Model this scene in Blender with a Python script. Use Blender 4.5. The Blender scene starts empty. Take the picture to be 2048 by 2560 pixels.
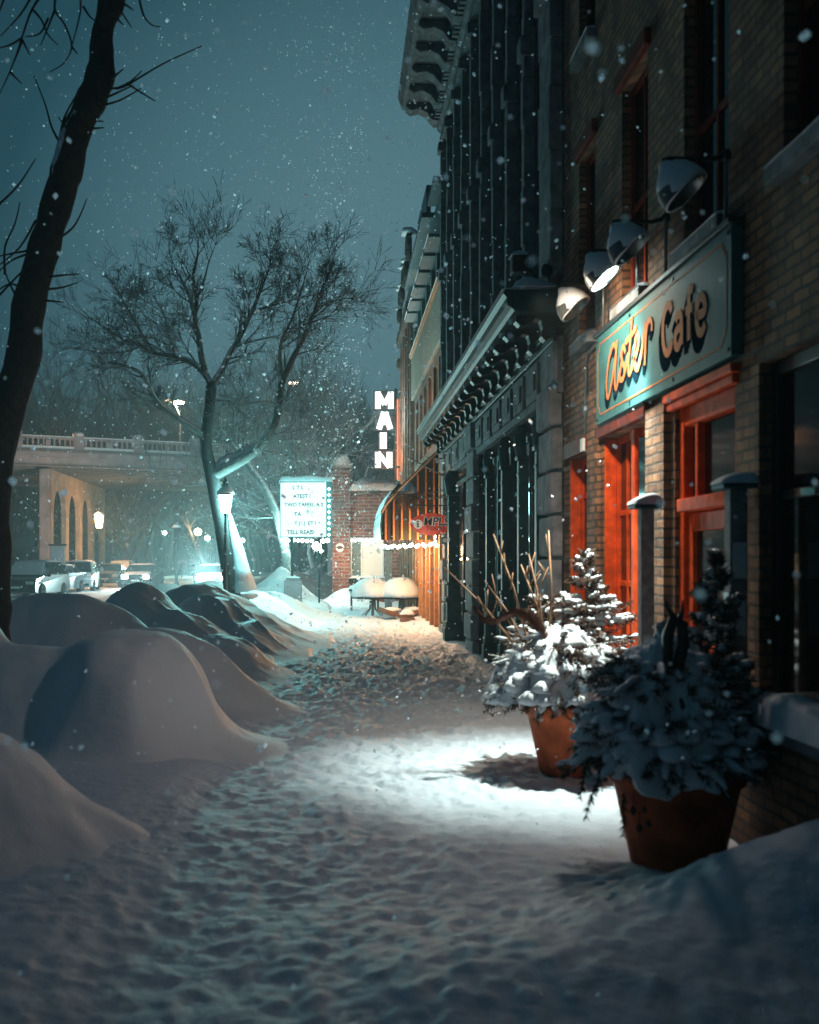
import bpy, math, random
import numpy as np
from mathutils import Vector, Matrix
R = math.radians
rnd = random.Random(7)
scene = bpy.context.scene
COL = scene.collection
CH = 1.6; F = 2300.0; VX = 712.0; VY = 1180.0      # eye height, and measures taken from the photograph

# ------------------------------------------------------------------ helpers
def wl(o):
    v = Vector((0, 0, 0))
    while o is not None:
        v += o.location; o = o.parent
    return v

def tag(o, label=None, cat=None, group=None, kind=None):
    if label: o['label'] = label
    if cat: o['category'] = cat
    if group: o['group'] = group
    if kind: o['kind'] = kind
    return o

def thing(name, label, cat, loc=(0, 0, 0), group=None):
    o = bpy.data.objects.new(name, None); COL.objects.link(o)
    o.empty_display_size = .2
    o.location = loc
    return tag(o, label, cat, group)

def copy_tree(o, parent=None):
    c = o.copy(); COL.objects.link(c)
    if parent is not None: c.parent = parent
    for ch in list(o.children): copy_tree(ch, c)
    return c

class MB:
    def __init__(s): s.v = []; s.f = []
    def add(s, vs, fs):
        b = len(s.v); s.v.extend([tuple(p) for p in vs]); s.f.extend([tuple(b + i for i in f) for f in fs])
        return s
    def quad(s, a, b, c, d): return s.add([a, b, c, d], [(0, 1, 2, 3)])
    def box(s, x0, x1, y0, y1, z0, z1, M=None):
        vs = [(x0,y0,z0),(x1,y0,z0),(x1,y1,z0),(x0,y1,z0),(x0,y0,z1),(x1,y0,z1),(x1,y1,z1),(x0,y1,z1)]
        if M is not None: vs = [M @ Vector(p) for p in vs]
        return s.add(vs, [(0,3,2,1),(4,5,6,7),(0,1,5,4),(1,2,6,5),(2,3,7,6),(3,0,4,7)])
    def tube(s, pts, rad, n=6, cap=True):
        pts = [Vector(p) for p in pts]
        if not hasattr(rad, '__len__'): rad = [rad] * len(pts)
        vs = []; fs = []
        t0 = (pts[1] - pts[0]).normalized()
        ref = Vector((0, 0, 1)) if abs(t0.z) < .9 else Vector((1, 0, 0))
        u = t0.cross(ref).normalized()
        for i, p in enumerate(pts):
            a = pts[max(i-1, 0)]; b = pts[min(i+1, len(pts)-1)]
            t = (b - a)
            if t.length < 1e-9: t = t0
            t = t.normalized()
            u = (u - t * u.dot(t))
            u = u.normalized() if u.length > 1e-6 else t.orthogonal().normalized()
            w = t.cross(u)
            for k in range(n):
                an = 2 * math.pi * k / n
                vs.append(p + (u * math.cos(an) + w * math.sin(an)) * rad[i])
        for i in range(len(pts) - 1):
            for k in range(n):
                k2 = (k + 1) % n
                fs.append((i*n+k, i*n+k2, (i+1)*n+k2, (i+1)*n+k))
        if cap:
            fs.append(tuple(reversed(range(n)))); fs.append(tuple((len(pts)-1)*n + k for k in range(n)))
        return s.add(vs, fs)
    def lathe(s, prof, c=(0, 0, 0), n=20, M=None, jit=None):
        vs = []; fs = []; c = Vector(c)
        for i, (r, z) in enumerate(prof):
            for k in range(n):
                a = 2*math.pi*k/n
                rr = r * (jit(a, i) if jit else 1)
                p = Vector((rr*math.cos(a), rr*math.sin(a), z))
                if M is not None: p = M @ p
                vs.append(p + c)
        for i in range(len(prof)-1):
            for k in range(n):
                k2 = (k+1) % n
                fs.append((i*n+k, i*n+k2, (i+1)*n+k2, (i+1)*n+k))
        if prof[0][0] > 1e-5: fs.append(tuple(reversed(range(n))))
        if prof[-1][0] > 1e-5: fs.append(tuple((len(prof)-1)*n+k for k in range(n)))
        return s.add(vs, fs)
    def prism(s, poly, t, M):       # polygon in local xy, thickness t in local z
        n = len(poly)
        vs = [M @ Vector((x, y, 0)) for x, y in poly] + [M @ Vector((x, y, t)) for x, y in poly]
        fs = [tuple(reversed(range(n))), tuple(range(n, 2*n))] + [(i, (i+1) % n, n+(i+1) % n, n+i) for i in range(n)]
        return s.add(vs, fs)
    def stroke(s, pts, w, t, M, smooth=True, off=0.0):
        if smooth: pts = catmull(pts, 6)
        n = len(pts); L = []; Rr = []
        for i, (x, y) in enumerate(pts):
            a = pts[max(i-1, 0)]; b = pts[min(i+1, n-1)]
            dx, dy = b[0]-a[0], b[1]-a[1]; l = math.hypot(dx, dy) or 1
            ww = w if not hasattr(w, '__len__') else w[0] + (w[1]-w[0])*i/(n-1)
            nx, ny = -dy/l*ww/2, dx/l*ww/2
            L.append((x+nx, y+ny)); Rr.append((x-nx, y-ny))
        vs = []
        for z in (off, off + t):
            for p in L: vs.append(M @ Vector((p[0], p[1], z)))
            for p in Rr: vs.append(M @ Vector((p[0], p[1], z)))
        fs = []
        for i in range(n-1):
            a, b, c, d = i, i+1, n+i+1, n+i
            fs.append((a, b, c, d)); fs.append((2*n+d, 2*n+c, 2*n+b, 2*n+a))
            fs.append((a, 2*n+a, 2*n+b, b)); fs.append((d, c, 2*n+c, 2*n+d))
        fs.append((0, n, 3*n, 2*n)); fs.append((n-1, 3*n-1, 4*n-1, 2*n-1))
        return s.add(vs, fs)
    def build(s, name, mat, parent=None, smooth=False, label=None, bevel=0):
        o = mesh_obj(name, np.array(s.v, dtype=np.float32).reshape(-1, 3), s.f, mat, parent, smooth)
        if label: o['label'] = label
        if bevel:
            b = o.modifiers.new('bevel', 'BEVEL'); b.width = bevel; b.segments = 2; b.limit_method = 'ANGLE'
        return o

def mesh_obj(name, V, Fc, mat, parent=None, smooth=False):
    me = bpy.data.meshes.new(name)
    off = np.array(wl(parent) if parent is not None else (0, 0, 0), dtype=np.float32)
    V = np.asarray(V, dtype=np.float32) - off
    me.from_pydata(V.tolist(), [], Fc if isinstance(Fc, list) else Fc.tolist())
    me.update()
    if smooth: me.polygons.foreach_set('use_smooth', [True]*len(me.polygons))
    if mat: me.materials.append(mat)
    o = bpy.data.objects.new(name, me); COL.objects.link(o)
    if parent is not None: o.parent = parent
    return o

def catmull(P, k):
    out = []
    n = len(P)
    for i in range(n-1):
        p0, p1, p2, p3 = P[max(i-1, 0)], P[i], P[i+1], P[min(i+2, n-1)]
        for j in range(k):
            t = j/k
            out.append(tuple(.5*((2*p1[d]) + (-p0[d]+p2[d])*t + (2*p0[d]-5*p1[d]+4*p2[d]-p3[d])*t*t + (-p0[d]+3*p1[d]-3*p2[d]+p3[d])*t**3) for d in range(len(p1))))
    out.append(tuple(P[-1])); return out

def hsh(ix, iy, seed):
    h = (ix.astype(np.int64)*374761393 + iy.astype(np.int64)*668265263 + seed*1442695041) & 0x7fffffff
    h = ((h ^ (h >> 13)) * 1274126177) & 0x7fffffff
    h = h ^ (h >> 16)
    return (h & 0xffff) / 65535.0
def vnoise(x, y, seed=0):
    x = np.asarray(x, dtype=float); y = np.asarray(y, dtype=float)
    ix = np.floor(x); iy = np.floor(y); fx = x-ix; fy = y-iy
    fx = fx*fx*(3-2*fx); fy = fy*fy*(3-2*fy)
    a = hsh(ix, iy, seed); b = hsh(ix+1, iy, seed); c = hsh(ix, iy+1, seed); d = hsh(ix+1, iy+1, seed)
    return (a*(1-fx)+b*fx)*(1-fy) + (c*(1-fx)+d*fx)*fy - .5
def fbm(x, y, seed=0, o=4):
    r = 0; a = 1
    for i in range(o):
        r = r + a*vnoise(x, y, seed+i*17); x = x*2.03+3.1; y = y*2.03+1.7; a *= .5
    return r

def grid_obj(name, X, Y, Z, mat, parent=None, smooth=True):
    ny, nx = X.shape
    V = np.stack([X, Y, Z], -1).reshape(-1, 3)
    idx = np.arange(nx*ny).reshape(ny, nx)
    Fc = np.stack([idx[:-1, :-1], idx[:-1, 1:], idx[1:, 1:], idx[1:, :-1]], -1).reshape(-1, 4)
    me = bpy.data.meshes.new(name)
    if parent is not None: V = V - np.array(wl(parent))
    me.vertices.add(len(V)); me.vertices.foreach_set('co', V.astype(np.float32).ravel())
    me.loops.add(Fc.size); me.loops.foreach_set('vertex_index', Fc.ravel().astype(np.int32))
    me.polygons.add(len(Fc)); me.polygons.foreach_set('loop_start', np.arange(0, Fc.size, 4, dtype=np.int32))
    me.update(calc_edges=True)
    if smooth: me.polygons.foreach_set('use_smooth', [True]*len(me.polygons))
    me.materials.append(mat)
    o = bpy.data.objects.new(name, me); COL.objects.link(o)
    if parent is not None: o.parent = parent
    return o

# ------------------------------------------------------------------ materials
class NT:
    def __init__(s, m):
        m.use_nodes = True; s.nt = m.node_tree; s.n = s.nt.nodes; s.l = s.nt.links
        s.bsdf = s.n.get('Principled BSDF')
    def new(s, t, **kw):
        n = s.n.new(t)
        for k, v in kw.items(): setattr(n, k, v)
        return n
    def link(s, a, b): s.l.new(a, b)
def P(name, col, rough=.6, metal=0, spec=.5, var=.25, vscale=3.0, bump=0, bscale=40, emit=None, estr=0):
    m = bpy.data.materials.new(name); t = NT(m); b = t.bsdf
    b.inputs['Base Color'].default_value = (*col, 1); b.inputs['Roughness'].default_value = rough
    b.inputs['Metallic'].default_value = metal; b.inputs['Specular IOR Level'].default_value = spec
    if emit:
        b.inputs['Emission Color'].default_value = (*emit, 1); b.inputs['Emission Strength'].default_value = estr
    if var:
        g = t.new('ShaderNodeNewGeometry'); n = t.new('ShaderNodeTexNoise'); n.inputs['Scale'].default_value = vscale; n.inputs['Detail'].default_value = 6
        t.link(g.outputs['Position'], n.inputs['Vector'])
        mx = t.new('ShaderNodeMix', data_type='RGBA')
        mx.inputs['A'].default_value = (*[c*(1-var) for c in col], 1); mx.inputs['B'].default_value = (*[min(1, c*(1+var)) for c in col], 1)
        mr = t.new('ShaderNodeMapRange'); mr.inputs['From Min'].default_value = .3; mr.inputs['From Max'].default_value = .7
        t.link(n.outputs['Fac'], mr.inputs['Value']); t.link(mr.outputs['Result'], mx.inputs['Factor'])
        t.link(mx.outputs['Result'], b.inputs['Base Color'])
    if bump:
        g = t.new('ShaderNodeNewGeometry'); n = t.new('ShaderNodeTexNoise'); n.inputs['Scale'].default_value = bscale; n.inputs['Detail'].default_value = 5
        t.link(g.outputs['Position'], n.inputs['Vector'])
        bp = t.new('ShaderNodeBump'); bp.inputs['Strength'].default_value = bump; bp.inputs['Distance'].default_value = .02
        t.link(n.outputs['Fac'], bp.inputs['Height']); t.link(bp.outputs['Normal'], b.inputs['Normal'])
    return m
def EM(name, col, s, sample=True):
    m = bpy.data.materials.new(name); t = NT(m)
    t.bsdf.inputs['Base Color'].default_value = (.6, .6, .6, 1)
    t.bsdf.inputs['Emission Color'].default_value = (*col, 1); t.bsdf.inputs['Emission Strength'].default_value = s
    if not sample: m.cycles.emission_sampling = 'NONE'
    return m
def BRICK(name, c1, c2, mortar, w=.215, h=.075, ms=.009, rough=.85, bump=.6, noise=.5):
    m = bpy.data.materials.new(name); t = NT(m)
    g = t.new('ShaderNodeNewGeometry'); sp = t.new('ShaderNodeSeparateXYZ'); t.link(g.outputs['Position'], sp.inputs[0])
    ad = t.new('ShaderNodeMath', operation='ADD'); t.link(sp.outputs[0], ad.inputs[0]); t.link(sp.outputs[1], ad.inputs[1])
    cb = t.new('ShaderNodeCombineXYZ'); t.link(ad.outputs[0], cb.inputs[0]); t.link(sp.outputs[2], cb.inputs[1])
    dn = t.new('ShaderNodeTexNoise'); dn.inputs['Scale'].default_value = 9; t.link(g.outputs['Position'], dn.inputs['Vector'])
    dm = t.new('ShaderNodeVectorMath', operation='SCALE'); dm.inputs['Scale'].default_value = .022; t.link(dn.outputs['Color'], dm.inputs[0])
    da = t.new('ShaderNodeVectorMath', operation='ADD'); t.link(cb.outputs[0], da.inputs[0]); t.link(dm.outputs[0], da.inputs[1])
    br = t.new('ShaderNodeTexBrick'); t.link(da.outputs[0], br.inputs['Vector'])
    for k, v in (('Scale', 1), ('Mortar Size', ms), ('Mortar Smooth', .3), ('Brick Width', w), ('Row Height', h), ('Bias', 0)): br.inputs[k].default_value = v
    br.inputs['Color1'].default_value = (*c1, 1); br.inputs['Color2'].default_value = (*c2, 1); br.inputs['Mortar'].default_value = (*mortar, 1)
    n = t.new('ShaderNodeTexNoise'); n.inputs['Scale'].default_value = 4; n.inputs['Detail'].default_value = 8; t.link(g.outputs['Position'], n.inputs['Vector'])
    mr = t.new('ShaderNodeMapRange'); mr.inputs['From Min'].default_value = .3; mr.inputs['From Max'].default_value = .7; mr.inputs['To Min'].default_value = 1-noise; mr.inputs['To Max'].default_value = 1.25
    t.link(n.outputs['Fac'], mr.inputs['Value'])
    mx = t.new('ShaderNodeVectorMath', operation='SCALE'); t.link(br.outputs['Color'], mx.inputs[0]); t.link(mr.outputs[0], mx.inputs['Scale'])
    t.link(mx.outputs[0], t.bsdf.inputs['Base Color']); t.bsdf.inputs['Roughness'].default_value = rough
    bp = t.new('ShaderNodeBump'); bp.inputs['Strength'].default_value = bump; bp.inputs['Distance'].default_value = .012
    n2 = t.new('ShaderNodeTexNoise'); n2.inputs['Scale'].default_value = 45; n2.inputs['Detail'].default_value = 5; t.link(g.outputs['Position'], n2.inputs['Vector'])
    s1 = t.new('ShaderNodeMath', operation='SUBTRACT'); s1.inputs[0].default_value = 1; t.link(br.outputs['Fac'], s1.inputs[1])
    s2 = t.new('ShaderNodeMath', operation='MULTIPLY_ADD'); t.link(n2.outputs['Fac'], s2.inputs[0]); s2.inputs[1].default_value = .5; t.link(s1.outputs[0], s2.inputs[2])
    t.link(s2.outputs[0], bp.inputs['Height']); t.link(bp.outputs['Normal'], t.bsdf.inputs['Normal'])
    return m
def BARK(name, col, snow=(.8, .84, .88), lo=.25, hi=.6, amount=1.0):
    m = P(name, col, .9, var=.4, vscale=14, bump=.8, bscale=30); t = NT(m)
    g = t.new('ShaderNodeNewGeometry'); sp = t.new('ShaderNodeSeparateXYZ'); t.link(g.outputs['Normal'], sp.inputs[0])
    n = t.new('ShaderNodeTexNoise'); n.inputs['Scale'].default_value = 5; t.link(g.outputs['Position'], n.inputs['Vector'])
    a = t.new('ShaderNodeMath', operation='MULTIPLY_ADD'); t.link(n.outputs['Fac'], a.inputs[0]); a.inputs[1].default_value = .6; t.link(sp.outputs[2], a.inputs[2])
    mr = t.new('ShaderNodeMapRange'); mr.inputs['From Min'].default_value = lo+.3; mr.inputs['From Max'].default_value = hi+.3; mr.inputs['To Max'].default_value = amount
    t.link(a.outputs[0], mr.inputs['Value'])
    old = t.bsdf.inputs['Base Color'].links[0].from_socket
    mx = t.new('ShaderNodeMix', data_type='RGBA'); t.link(mr.outputs[0], mx.inputs['Factor']); t.link(old, mx.inputs['A']); mx.inputs['B'].default_value = (*snow, 1)
    t.link(mx.outputs['Result'], t.bsdf.inputs['Base Color'])
    return m
def SNOW(name, col=(.78, .82, .86), b1=.35, b2=.25):
    m = bpy.data.materials.new(name); t = NT(m)
    t.bsdf.inputs['Base Color'].default_value = (*col, 1); t.bsdf.inputs['Roughness'].default_value = .55
    t.bsdf.inputs['Specular IOR Level'].default_value = .35
    g = t.new('ShaderNodeNewGeometry')
    n1 = t.new('ShaderNodeTexNoise'); n1.inputs['Scale'].default_value = 9; n1.inputs['Detail'].default_value = 7; t.link(g.outputs['Position'], n1.inputs['Vector'])
    n2 = t.new('ShaderNodeTexNoise'); n2.inputs['Scale'].default_value = 160; n2.inputs['Detail'].default_value = 3; t.link(g.outputs['Position'], n2.inputs['Vector'])
    p1 = t.new('ShaderNodeBump'); p1.inputs['Strength'].default_value = b1; p1.inputs['Distance'].default_value = .05; t.link(n1.outputs['Fac'], p1.inputs['Height'])
    p2 = t.new('ShaderNodeBump'); p2.inputs['Strength'].default_value = b2; p2.inputs['Distance'].default_value = .006; t.link(n2.outputs['Fac'], p2.inputs['Height'])
    t.link(p1.outputs['Normal'], p2.inputs['Normal']); t.link(p2.outputs['Normal'], t.bsdf.inputs['Normal'])
    return m

snow = SNOW('snow'); snow_path = SNOW('snow_trodden', (.68, .75, .83), .5, .5); snow_smooth = SNOW('snow_smooth', (.8, .83, .87), .22, .3)
snow_flake = P('snow_flake', (.9, .93, .95), .5, var=0)
_t = NT(snow_flake); _o = _t.n['Material Output']; _a = _t.new('ShaderNodeAddShader'); _tr = _t.new('ShaderNodeBsdfTranslucent'); _tr.inputs['Color'].default_value = (.9, .95, .97, 1)
_t.link(_t.bsdf.outputs[0], _a.inputs[0]); _t.link(_tr.outputs[0], _a.inputs[1]); _t.link(_a.outputs[0], _o.inputs['Surface'])
cafe_brick = BRICK('cafe_brick', (.42, .20, .10), (.19, .095, .055), (.10, .07, .05), w=.2, h=.068, ms=.011, bump=1.0, noise=.6)
red_brick = BRICK('red_brick', (.27, .075, .05), (.15, .05, .045), (.27, .24, .23), w=.40, h=.135, ms=.02, noise=.35)
orange_brick = BRICK('pale_brick', (.24, .12, .08), (.17, .09, .065), (.12, .09, .08), w=.3, h=.1, ms=.014)
stone = BRICK('grey_stone', (.20, .205, .21), (.15, .155, .165), (.05, .05, .055), w=.9, h=.42, ms=.02, bump=.8, noise=.6)
pilaster_stone = P('pilaster_stone', (.15, .165, .175), .85, var=.5, vscale=5, bump=.8, bscale=14)
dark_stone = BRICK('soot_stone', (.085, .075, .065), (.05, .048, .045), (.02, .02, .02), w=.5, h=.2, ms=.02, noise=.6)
quoin_stone = P('quoin_stone', (.24, .245, .265), .9, var=.4, vscale=6, bump=1.0, bscale=12)
iron = P('teal_iron', (.025, .085, .095), .6, metal=.0, spec=.25, var=.4, vscale=6, bump=.25, bscale=20)
dark_iron = P('dark_iron', (.012, .020, .024), .5, metal=.2, var=.3, vscale=6)
black_paint = P('black_paint', (.012, .014, .016), .4, var=.3)
steel = P('lamp_steel', (.13, .145, .15), .3, metal=.4, var=.3, vscale=12)
red_paint = P('red_paint', (.72, .085, .016), .62, spec=.12, var=.35, vscale=9, bump=.15, bscale=50)
dull_red = P('dull_shaded_red', (.16, .03, .018), .65, spec=.1, var=.35, vscale=9)
glass = P('window_glass', (.006, .008, .010), .06, spec=.45, var=0)
glass2 = P('lower_glass', (.012, .015, .018), .12, spec=.7, var=0)
dark_room = P('dark_interior', (.02, .014, .012), .9, var=.2)
sign_teal = P('sign_teal', (.04, .145, .155), .55, spec=.2, var=.22, vscale=4, bump=.06, bscale=20)
gold = P('gold_letter', (.46, .165, .06), .6, spec=.1, var=.2)
navy = P('navy_letter', (.004, .014, .024), .9, spec=0, var=.1)
wood_grey = P('weathered_wood', (.26, .25, .25), .8, var=.4, vscale=20, bump=.4, bscale=60)
cedar = P('cedar_wood', (.42, .17, .06), .6, var=.35, vscale=12)
terracotta = P('terracotta', (.46, .10, .04), .75, spec=.2, var=.45, vscale=6, bump=.2, bscale=18)
needle = P('needles', (.045, .05, .035), .8, var=.4, vscale=30)
needle_warm = P('needles_brown', (.10, .05, .03), .8, var=.4, vscale=30)
twig_tan = P('twig_tan', (.36, .19, .10), .7, var=.3, vscale=20)
plume = P('dry_plume', (.13, .045, .03), .9, var=.4, vscale=60, bump=1, bscale=120)
bark = BARK('bark_snowy', (.055, .045, .042), lo=.10, hi=.35)
bark_trunk = BARK('bark_trunk', (.026, .022, .022), lo=.55, hi=.85)
bark_dark = BARK('bark_dark', (.03, .027, .026), lo=.78, hi=.95, amount=.5)
bark_frost = BARK('bark_frosted', (.12, .13, .13), lo=.05, hi=.5)
twig_mat = BARK('twig_snowy', (.045, .036, .036), lo=.10, hi=.5, amount=.9)
far_bark = BARK('far_bark', (.04, .04, .042), lo=.5, hi=.9, amount=.35)
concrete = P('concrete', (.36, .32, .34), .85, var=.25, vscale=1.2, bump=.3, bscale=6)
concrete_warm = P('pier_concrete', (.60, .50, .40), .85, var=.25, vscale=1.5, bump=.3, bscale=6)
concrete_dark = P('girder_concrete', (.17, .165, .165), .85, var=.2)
cream = P('cream_panel', (.32, .25, .20), .7, var=.2, vscale=2)
teal_metal = P('teal_cladding', (.03, .10, .115), .45, metal=.2, var=.3, vscale=4)
car_dark = P('car_paint_dark', (.006, .014, .018), .22, metal=0, var=0)
car_white = P('car_paint_white', (.42, .46, .48), .25, metal=.1, var=0)
car_grey = P('car_paint_grey', (.14, .17, .19), .25, metal=.3, var=0)
tyre = P('tyre', (.015, .015, .016), .9, var=.2)
lens_off = P('headlight_glass', (.6, .65, .68), .12, spec=.9, var=0)
sign_red = P('sign_red', (.68, .06, .025), .45, var=.2, vscale=5)
plate_white = P('plate_white', (.75, .78, .78), .5, var=.08)
grey_board = P('grey_board', (.30, .29, .32), .7, var=.15)
brown_block = P('brown_block', (.20, .10, .07), .8, var=.3)
em_face = EM('marquee_light', (.72, 1.0, .97), 1.3)
em_face.node_tree.nodes['Principled BSDF'].inputs['Base Color'].default_value = (.03, .04, .04, 1)
em_main = EM('sign_letter_light', (.88, 1.0, .96), 1.5)
em_pink = EM('neon_edge', (1.0, .22, .10), 2.2, False)
em_lantern = EM('lantern_light', (.66, 1.0, .96), 11.0, False)
em_bulb = EM('bulb_light', (1.0, .88, .70), 16.0, False)
em_white = EM('white_bulb', (.85, 1.0, .93), 16.0, False)
em_warm = EM('sodium_light', (1.0, .55, .25), 22.0, False)
em_warmwhite = EM('warm_lamp', (1.0, .80, .55), 26.0, False)
em_green = EM('green_light', (.5, 1.0, .82), 14.0, False)
em_head = EM('headlight', (.75, 1.0, .98), 60.0, False)
em_win = EM('lit_window', (1.0, .62, .32), .35, False)
ring_teal = P('round_plaque', (.05, .22, .22), .4, var=.2)

# ------------------------------------------------------------------ lights
def light(kind, loc, energy, col, size=.1, rot=None, spot=None, blend=.5, name='light', vec=None):
    d = bpy.data.lights.new(name, kind); d.energy = energy; d.color = col
    if kind in ('POINT', 'SPOT'): d.shadow_soft_size = size
    if kind == 'AREA': d.size = size
    if kind == 'SPOT': d.spot_size = spot; d.spot_blend = blend
    o = bpy.data.objects.new(name, d); COL.objects.link(o); o.location = loc
    if vec is not None: o.rotation_euler = Vector(vec).to_track_quat('-Z', 'Y').to_euler()
    return o

# ------------------------------------------------------------------ ground
def bank(x, y):      # slow rise of the untouched snow away from the trodden path
    left = 1/(1+np.exp((x+1.05)/.12))
    z = .10*left*(1+.5*vnoise(x*.8, y*.8, 5))
    z = z + .05*np.exp(-((x-2.3)/.28)**2)
    z = z + .47*np.exp(-(((x-2.1)/.75)**2 + ((y-4.62)/.50)**2)) + .14*np.exp(-(((x-.9)/.8)**2 + ((y-4.0)/.6)**2))
    street = 1/(1+np.exp((x+5.2)/.25))
    z = z - .15*street
    return z
def make_ground():
    ys = [1.0]
    while ys[-1] < 58: ys.append(ys[-1] + max(.022, ys[-1]*.0042))
    ys = np.array(ys); xs = np.concatenate([np.linspace(-16, -5.2, 60)[:-1], np.linspace(-5.2, -1.4, 90)[:-1], np.linspace(-1.4, 2.5, 215)])
    X, Y = np.meshgrid(xs, ys)
    Z = bank(X, Y)
    path = 1/(1+np.exp(-(X+.95+1.0*np.clip((8-Y)/3.5, 0, 1))/.10)) * 1/(1+np.exp((X-2.15)/.10))
    near = np.clip((Y-4)/8, .35, 1)
    rough = fbm(X*1.5, Y*1.1, 3, 3)*.06 + fbm(X*9+fbm(X*2, Y*2, 70, 2)*2, Y*8, 71, 3)*.022 + fbm(X*5, Y*3.6, 9, 3)*.035*near*np.clip((34-Y)/14, .3, 1) + fbm(X*13, Y*11, 14, 2)*.02 + np.maximum(0, fbm(X*19, Y*17, 90, 2)-.12)*.05
    Z += path*rough*np.clip(.35+Y/26, .4, 1) + (1-path)*fbm(X*.9, Y*.9, 21, 3)*.05
    g = np.random.RandomState(4)
    dim = np.zeros_like(Z)
    for i in range(4600):
        cy = 2.2 * (48/2.2)**g.rand() if i % 2 else g.uniform(3, 46)
        cx = g.normal(.55, .75)
        if cy < 7.5 and i % 3 == 0: cx = g.uniform(-1.8, 1.5)
        if cx < -.95-1.0*min(1, max(0, (8-cy)/3.5)) or cx > 2.15: continue
        a = g.uniform(-1.2, 1.2); L = g.uniform(.07, .16); W = g.uniform(.035, .075); D = g.uniform(.006, .034)*float(np.clip((32-cy)/14, .25, 1))*float(np.clip((cy-3)/9, .30, 1))
        j0, j1 = np.searchsorted(ys, [cy-.4, cy+.4]); i0, i1 = np.searchsorted(xs, [cx-.4, cx+.4])
        x = X[j0:j1, i0:i1]-cx; y = Y[j0:j1, i0:i1]-cy
        u = x*math.cos(a)+y*math.sin(a); v = -x*math.sin(a)+y*math.cos(a)
        r2 = (u/W)**2 + (v/L)**2
        dim[j0:j1, i0:i1] += -D*np.exp(-r2**1.5) + .4*D*np.exp(-((np.sqrt(r2)-1.5)/.35)**2)
    Z += path*np.clip(dim, -.11, .07)*np.clip(.45+Y/26, .5, 1)
    # tyre tracks in the street
    st = 1/(1+np.exp((X+5.4)/.2))
    Z += st*(np.sin(X*4.2+vnoise(X, Y*.3, 8)*2)*.03 + fbm(X*3, Y*.8, 30, 3)*.05)
    o = grid_obj('snowy_sidewalk', X, Y, Z, snow_path); tag(o, kind='structure')
    m = MB(); m.quad((-260, -30, -.32), (260, -30, -.32), (260, 420, -.32), (-260, 420, -.32))
    tag(m.build('ground', snow), kind='structure')
    ys = np.linspace(57.5, 150, 160); xs = np.linspace(-70, 40, 180)
    X, Y = np.meshgrid(xs, ys); Z = -.07 + fbm(X*.3, Y*.25, 40, 4)*.22 - .2*np.exp(-((Y-57.5)/1.5)**2)
    tag(grid_obj('snowy_street', X, Y, Z, snow), kind='structure')
make_ground()
# far wooded hillside
xs = np.linspace(-190, 150, 120); ys = np.linspace(150, 260, 40)
X, Y = np.meshgrid(xs, ys); Z = -1 + 13*(1/(1+np.exp(-(Y-185)/10))) + fbm(X*.03, Y*.04, 60, 4)*4
tag(grid_obj('hills', X, Y, Z, P('hill_snow', (.22, .26, .28), .9, var=.5, vscale=.15)), kind='structure')

# ------------------------------------------------------------------ snow mounds on the left
def mound(bumps, label, ridges=0, seed=0, res=170, mat=None, noise=.05):
    x0 = min(b[0]-b[2]*2.5 for b in bumps); x1 = max(b[0]+b[2]*2.5 for b in bumps)
    y0 = min(b[1]-b[3]*2.5 for b in bumps); y1 = max(b[1]+b[3]*2.5 for b in bumps)
    X, Y = np.meshgrid(np.linspace(x0, x1, res), np.linspace(y0, y1, res))
    wx = X + .20*fbm(X*1.3, Y*1.3, seed+3, 3); wy = Y + .20*fbm(X*1.3+9, Y*1.3, seed+5, 3)
    Z = np.zeros_like(X); k = 11.0; acc = np.ones_like(X)
    for (cx, cy, a, b, h, p) in bumps:
        r = (np.abs((wx-cx)/a)**2.2 + np.abs((wy-cy)/b)**2.2)**(1/2.2)
        q = h*np.exp(-.60*r**(p*.42))
        acc += np.exp(k*q) - 1
    Z = np.log(acc)/k
    if ridges:
        s = (X*.75+Y*.66)*5.5 + 2.2*fbm(X*.9, Y*.9, seed+8, 2)
        slope = np.clip(Z*1.6-.12, 0, 1)*np.clip(1.25-Z, 0, 1)
        Z = Z + ridges*slope*(1-np.abs(np.sin(s))**.7)
    ed = np.minimum.reduce([(X-x0)/.3, (x1-X)/.3, (Y-y0)/.3, (y1-Y)/.3]); ed = np.clip(ed, 0, 1)
    ed = ed*ed*(3-2*ed)
    Z = (Z - .03)*ed - .12*(1-ed) + bank(X, Y)*.6 + noise*fbm(X*1.4, Y*1.4, seed, 3)*np.clip(Z*2, 0, 1) + np.clip(Z*3, 0, 1)*(.016*fbm(X*6, Y*5, seed+40, 3) + .010*np.abs(fbm(X*3.2+Y*2, Y*2.6, seed+44, 3)))
    o = grid_obj('snow_mound', X, Y, Z, mat or snow_smooth)
    # origin at base centre
    c = Vector(((x0+x1)/2, (y0+y1)/2, 0)); n = len(o.data.vertices)
    o.data.transform(Matrix.Translation(-c)); o.location = c
    return tag(o, label, 'snow mound', 'snow mounds along the kerb')
mound([(-2.45, 6.05, .90, .78, .66, 9)], 'smooth rounded snow mound nearest the camera, in the lower left corner', seed=1)
mound([(-1.80, 9.25, .62, .80, .97, 9), (-2.9, 9.4, 1.5, .8, .84, 8), (-3.35, 9.7, .55, .6, 1.2, 5)], 'largest broad snow mound with a warm lit knob, in front of the leaning trunk', seed=2)
mound([(-2.0, 11.7, .85, .65, .86, 6)], 'small snow mound peeking over the broad warm lit mound', seed=3)
mound([(-3.55, 14.0, 1.15, .8, 1.17, 6)], 'flat-topped shadowed snow mound right of the leaning trunk', seed=4)
mound([(-3.35, 18.2, .8, 1.0, 1.21, 4.2), (-2.5, 17.5, .7, .9, .75, 4)], 'tall pointed snow mound with the headlights shining over its peak', ridges=.08, seed=5)
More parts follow.
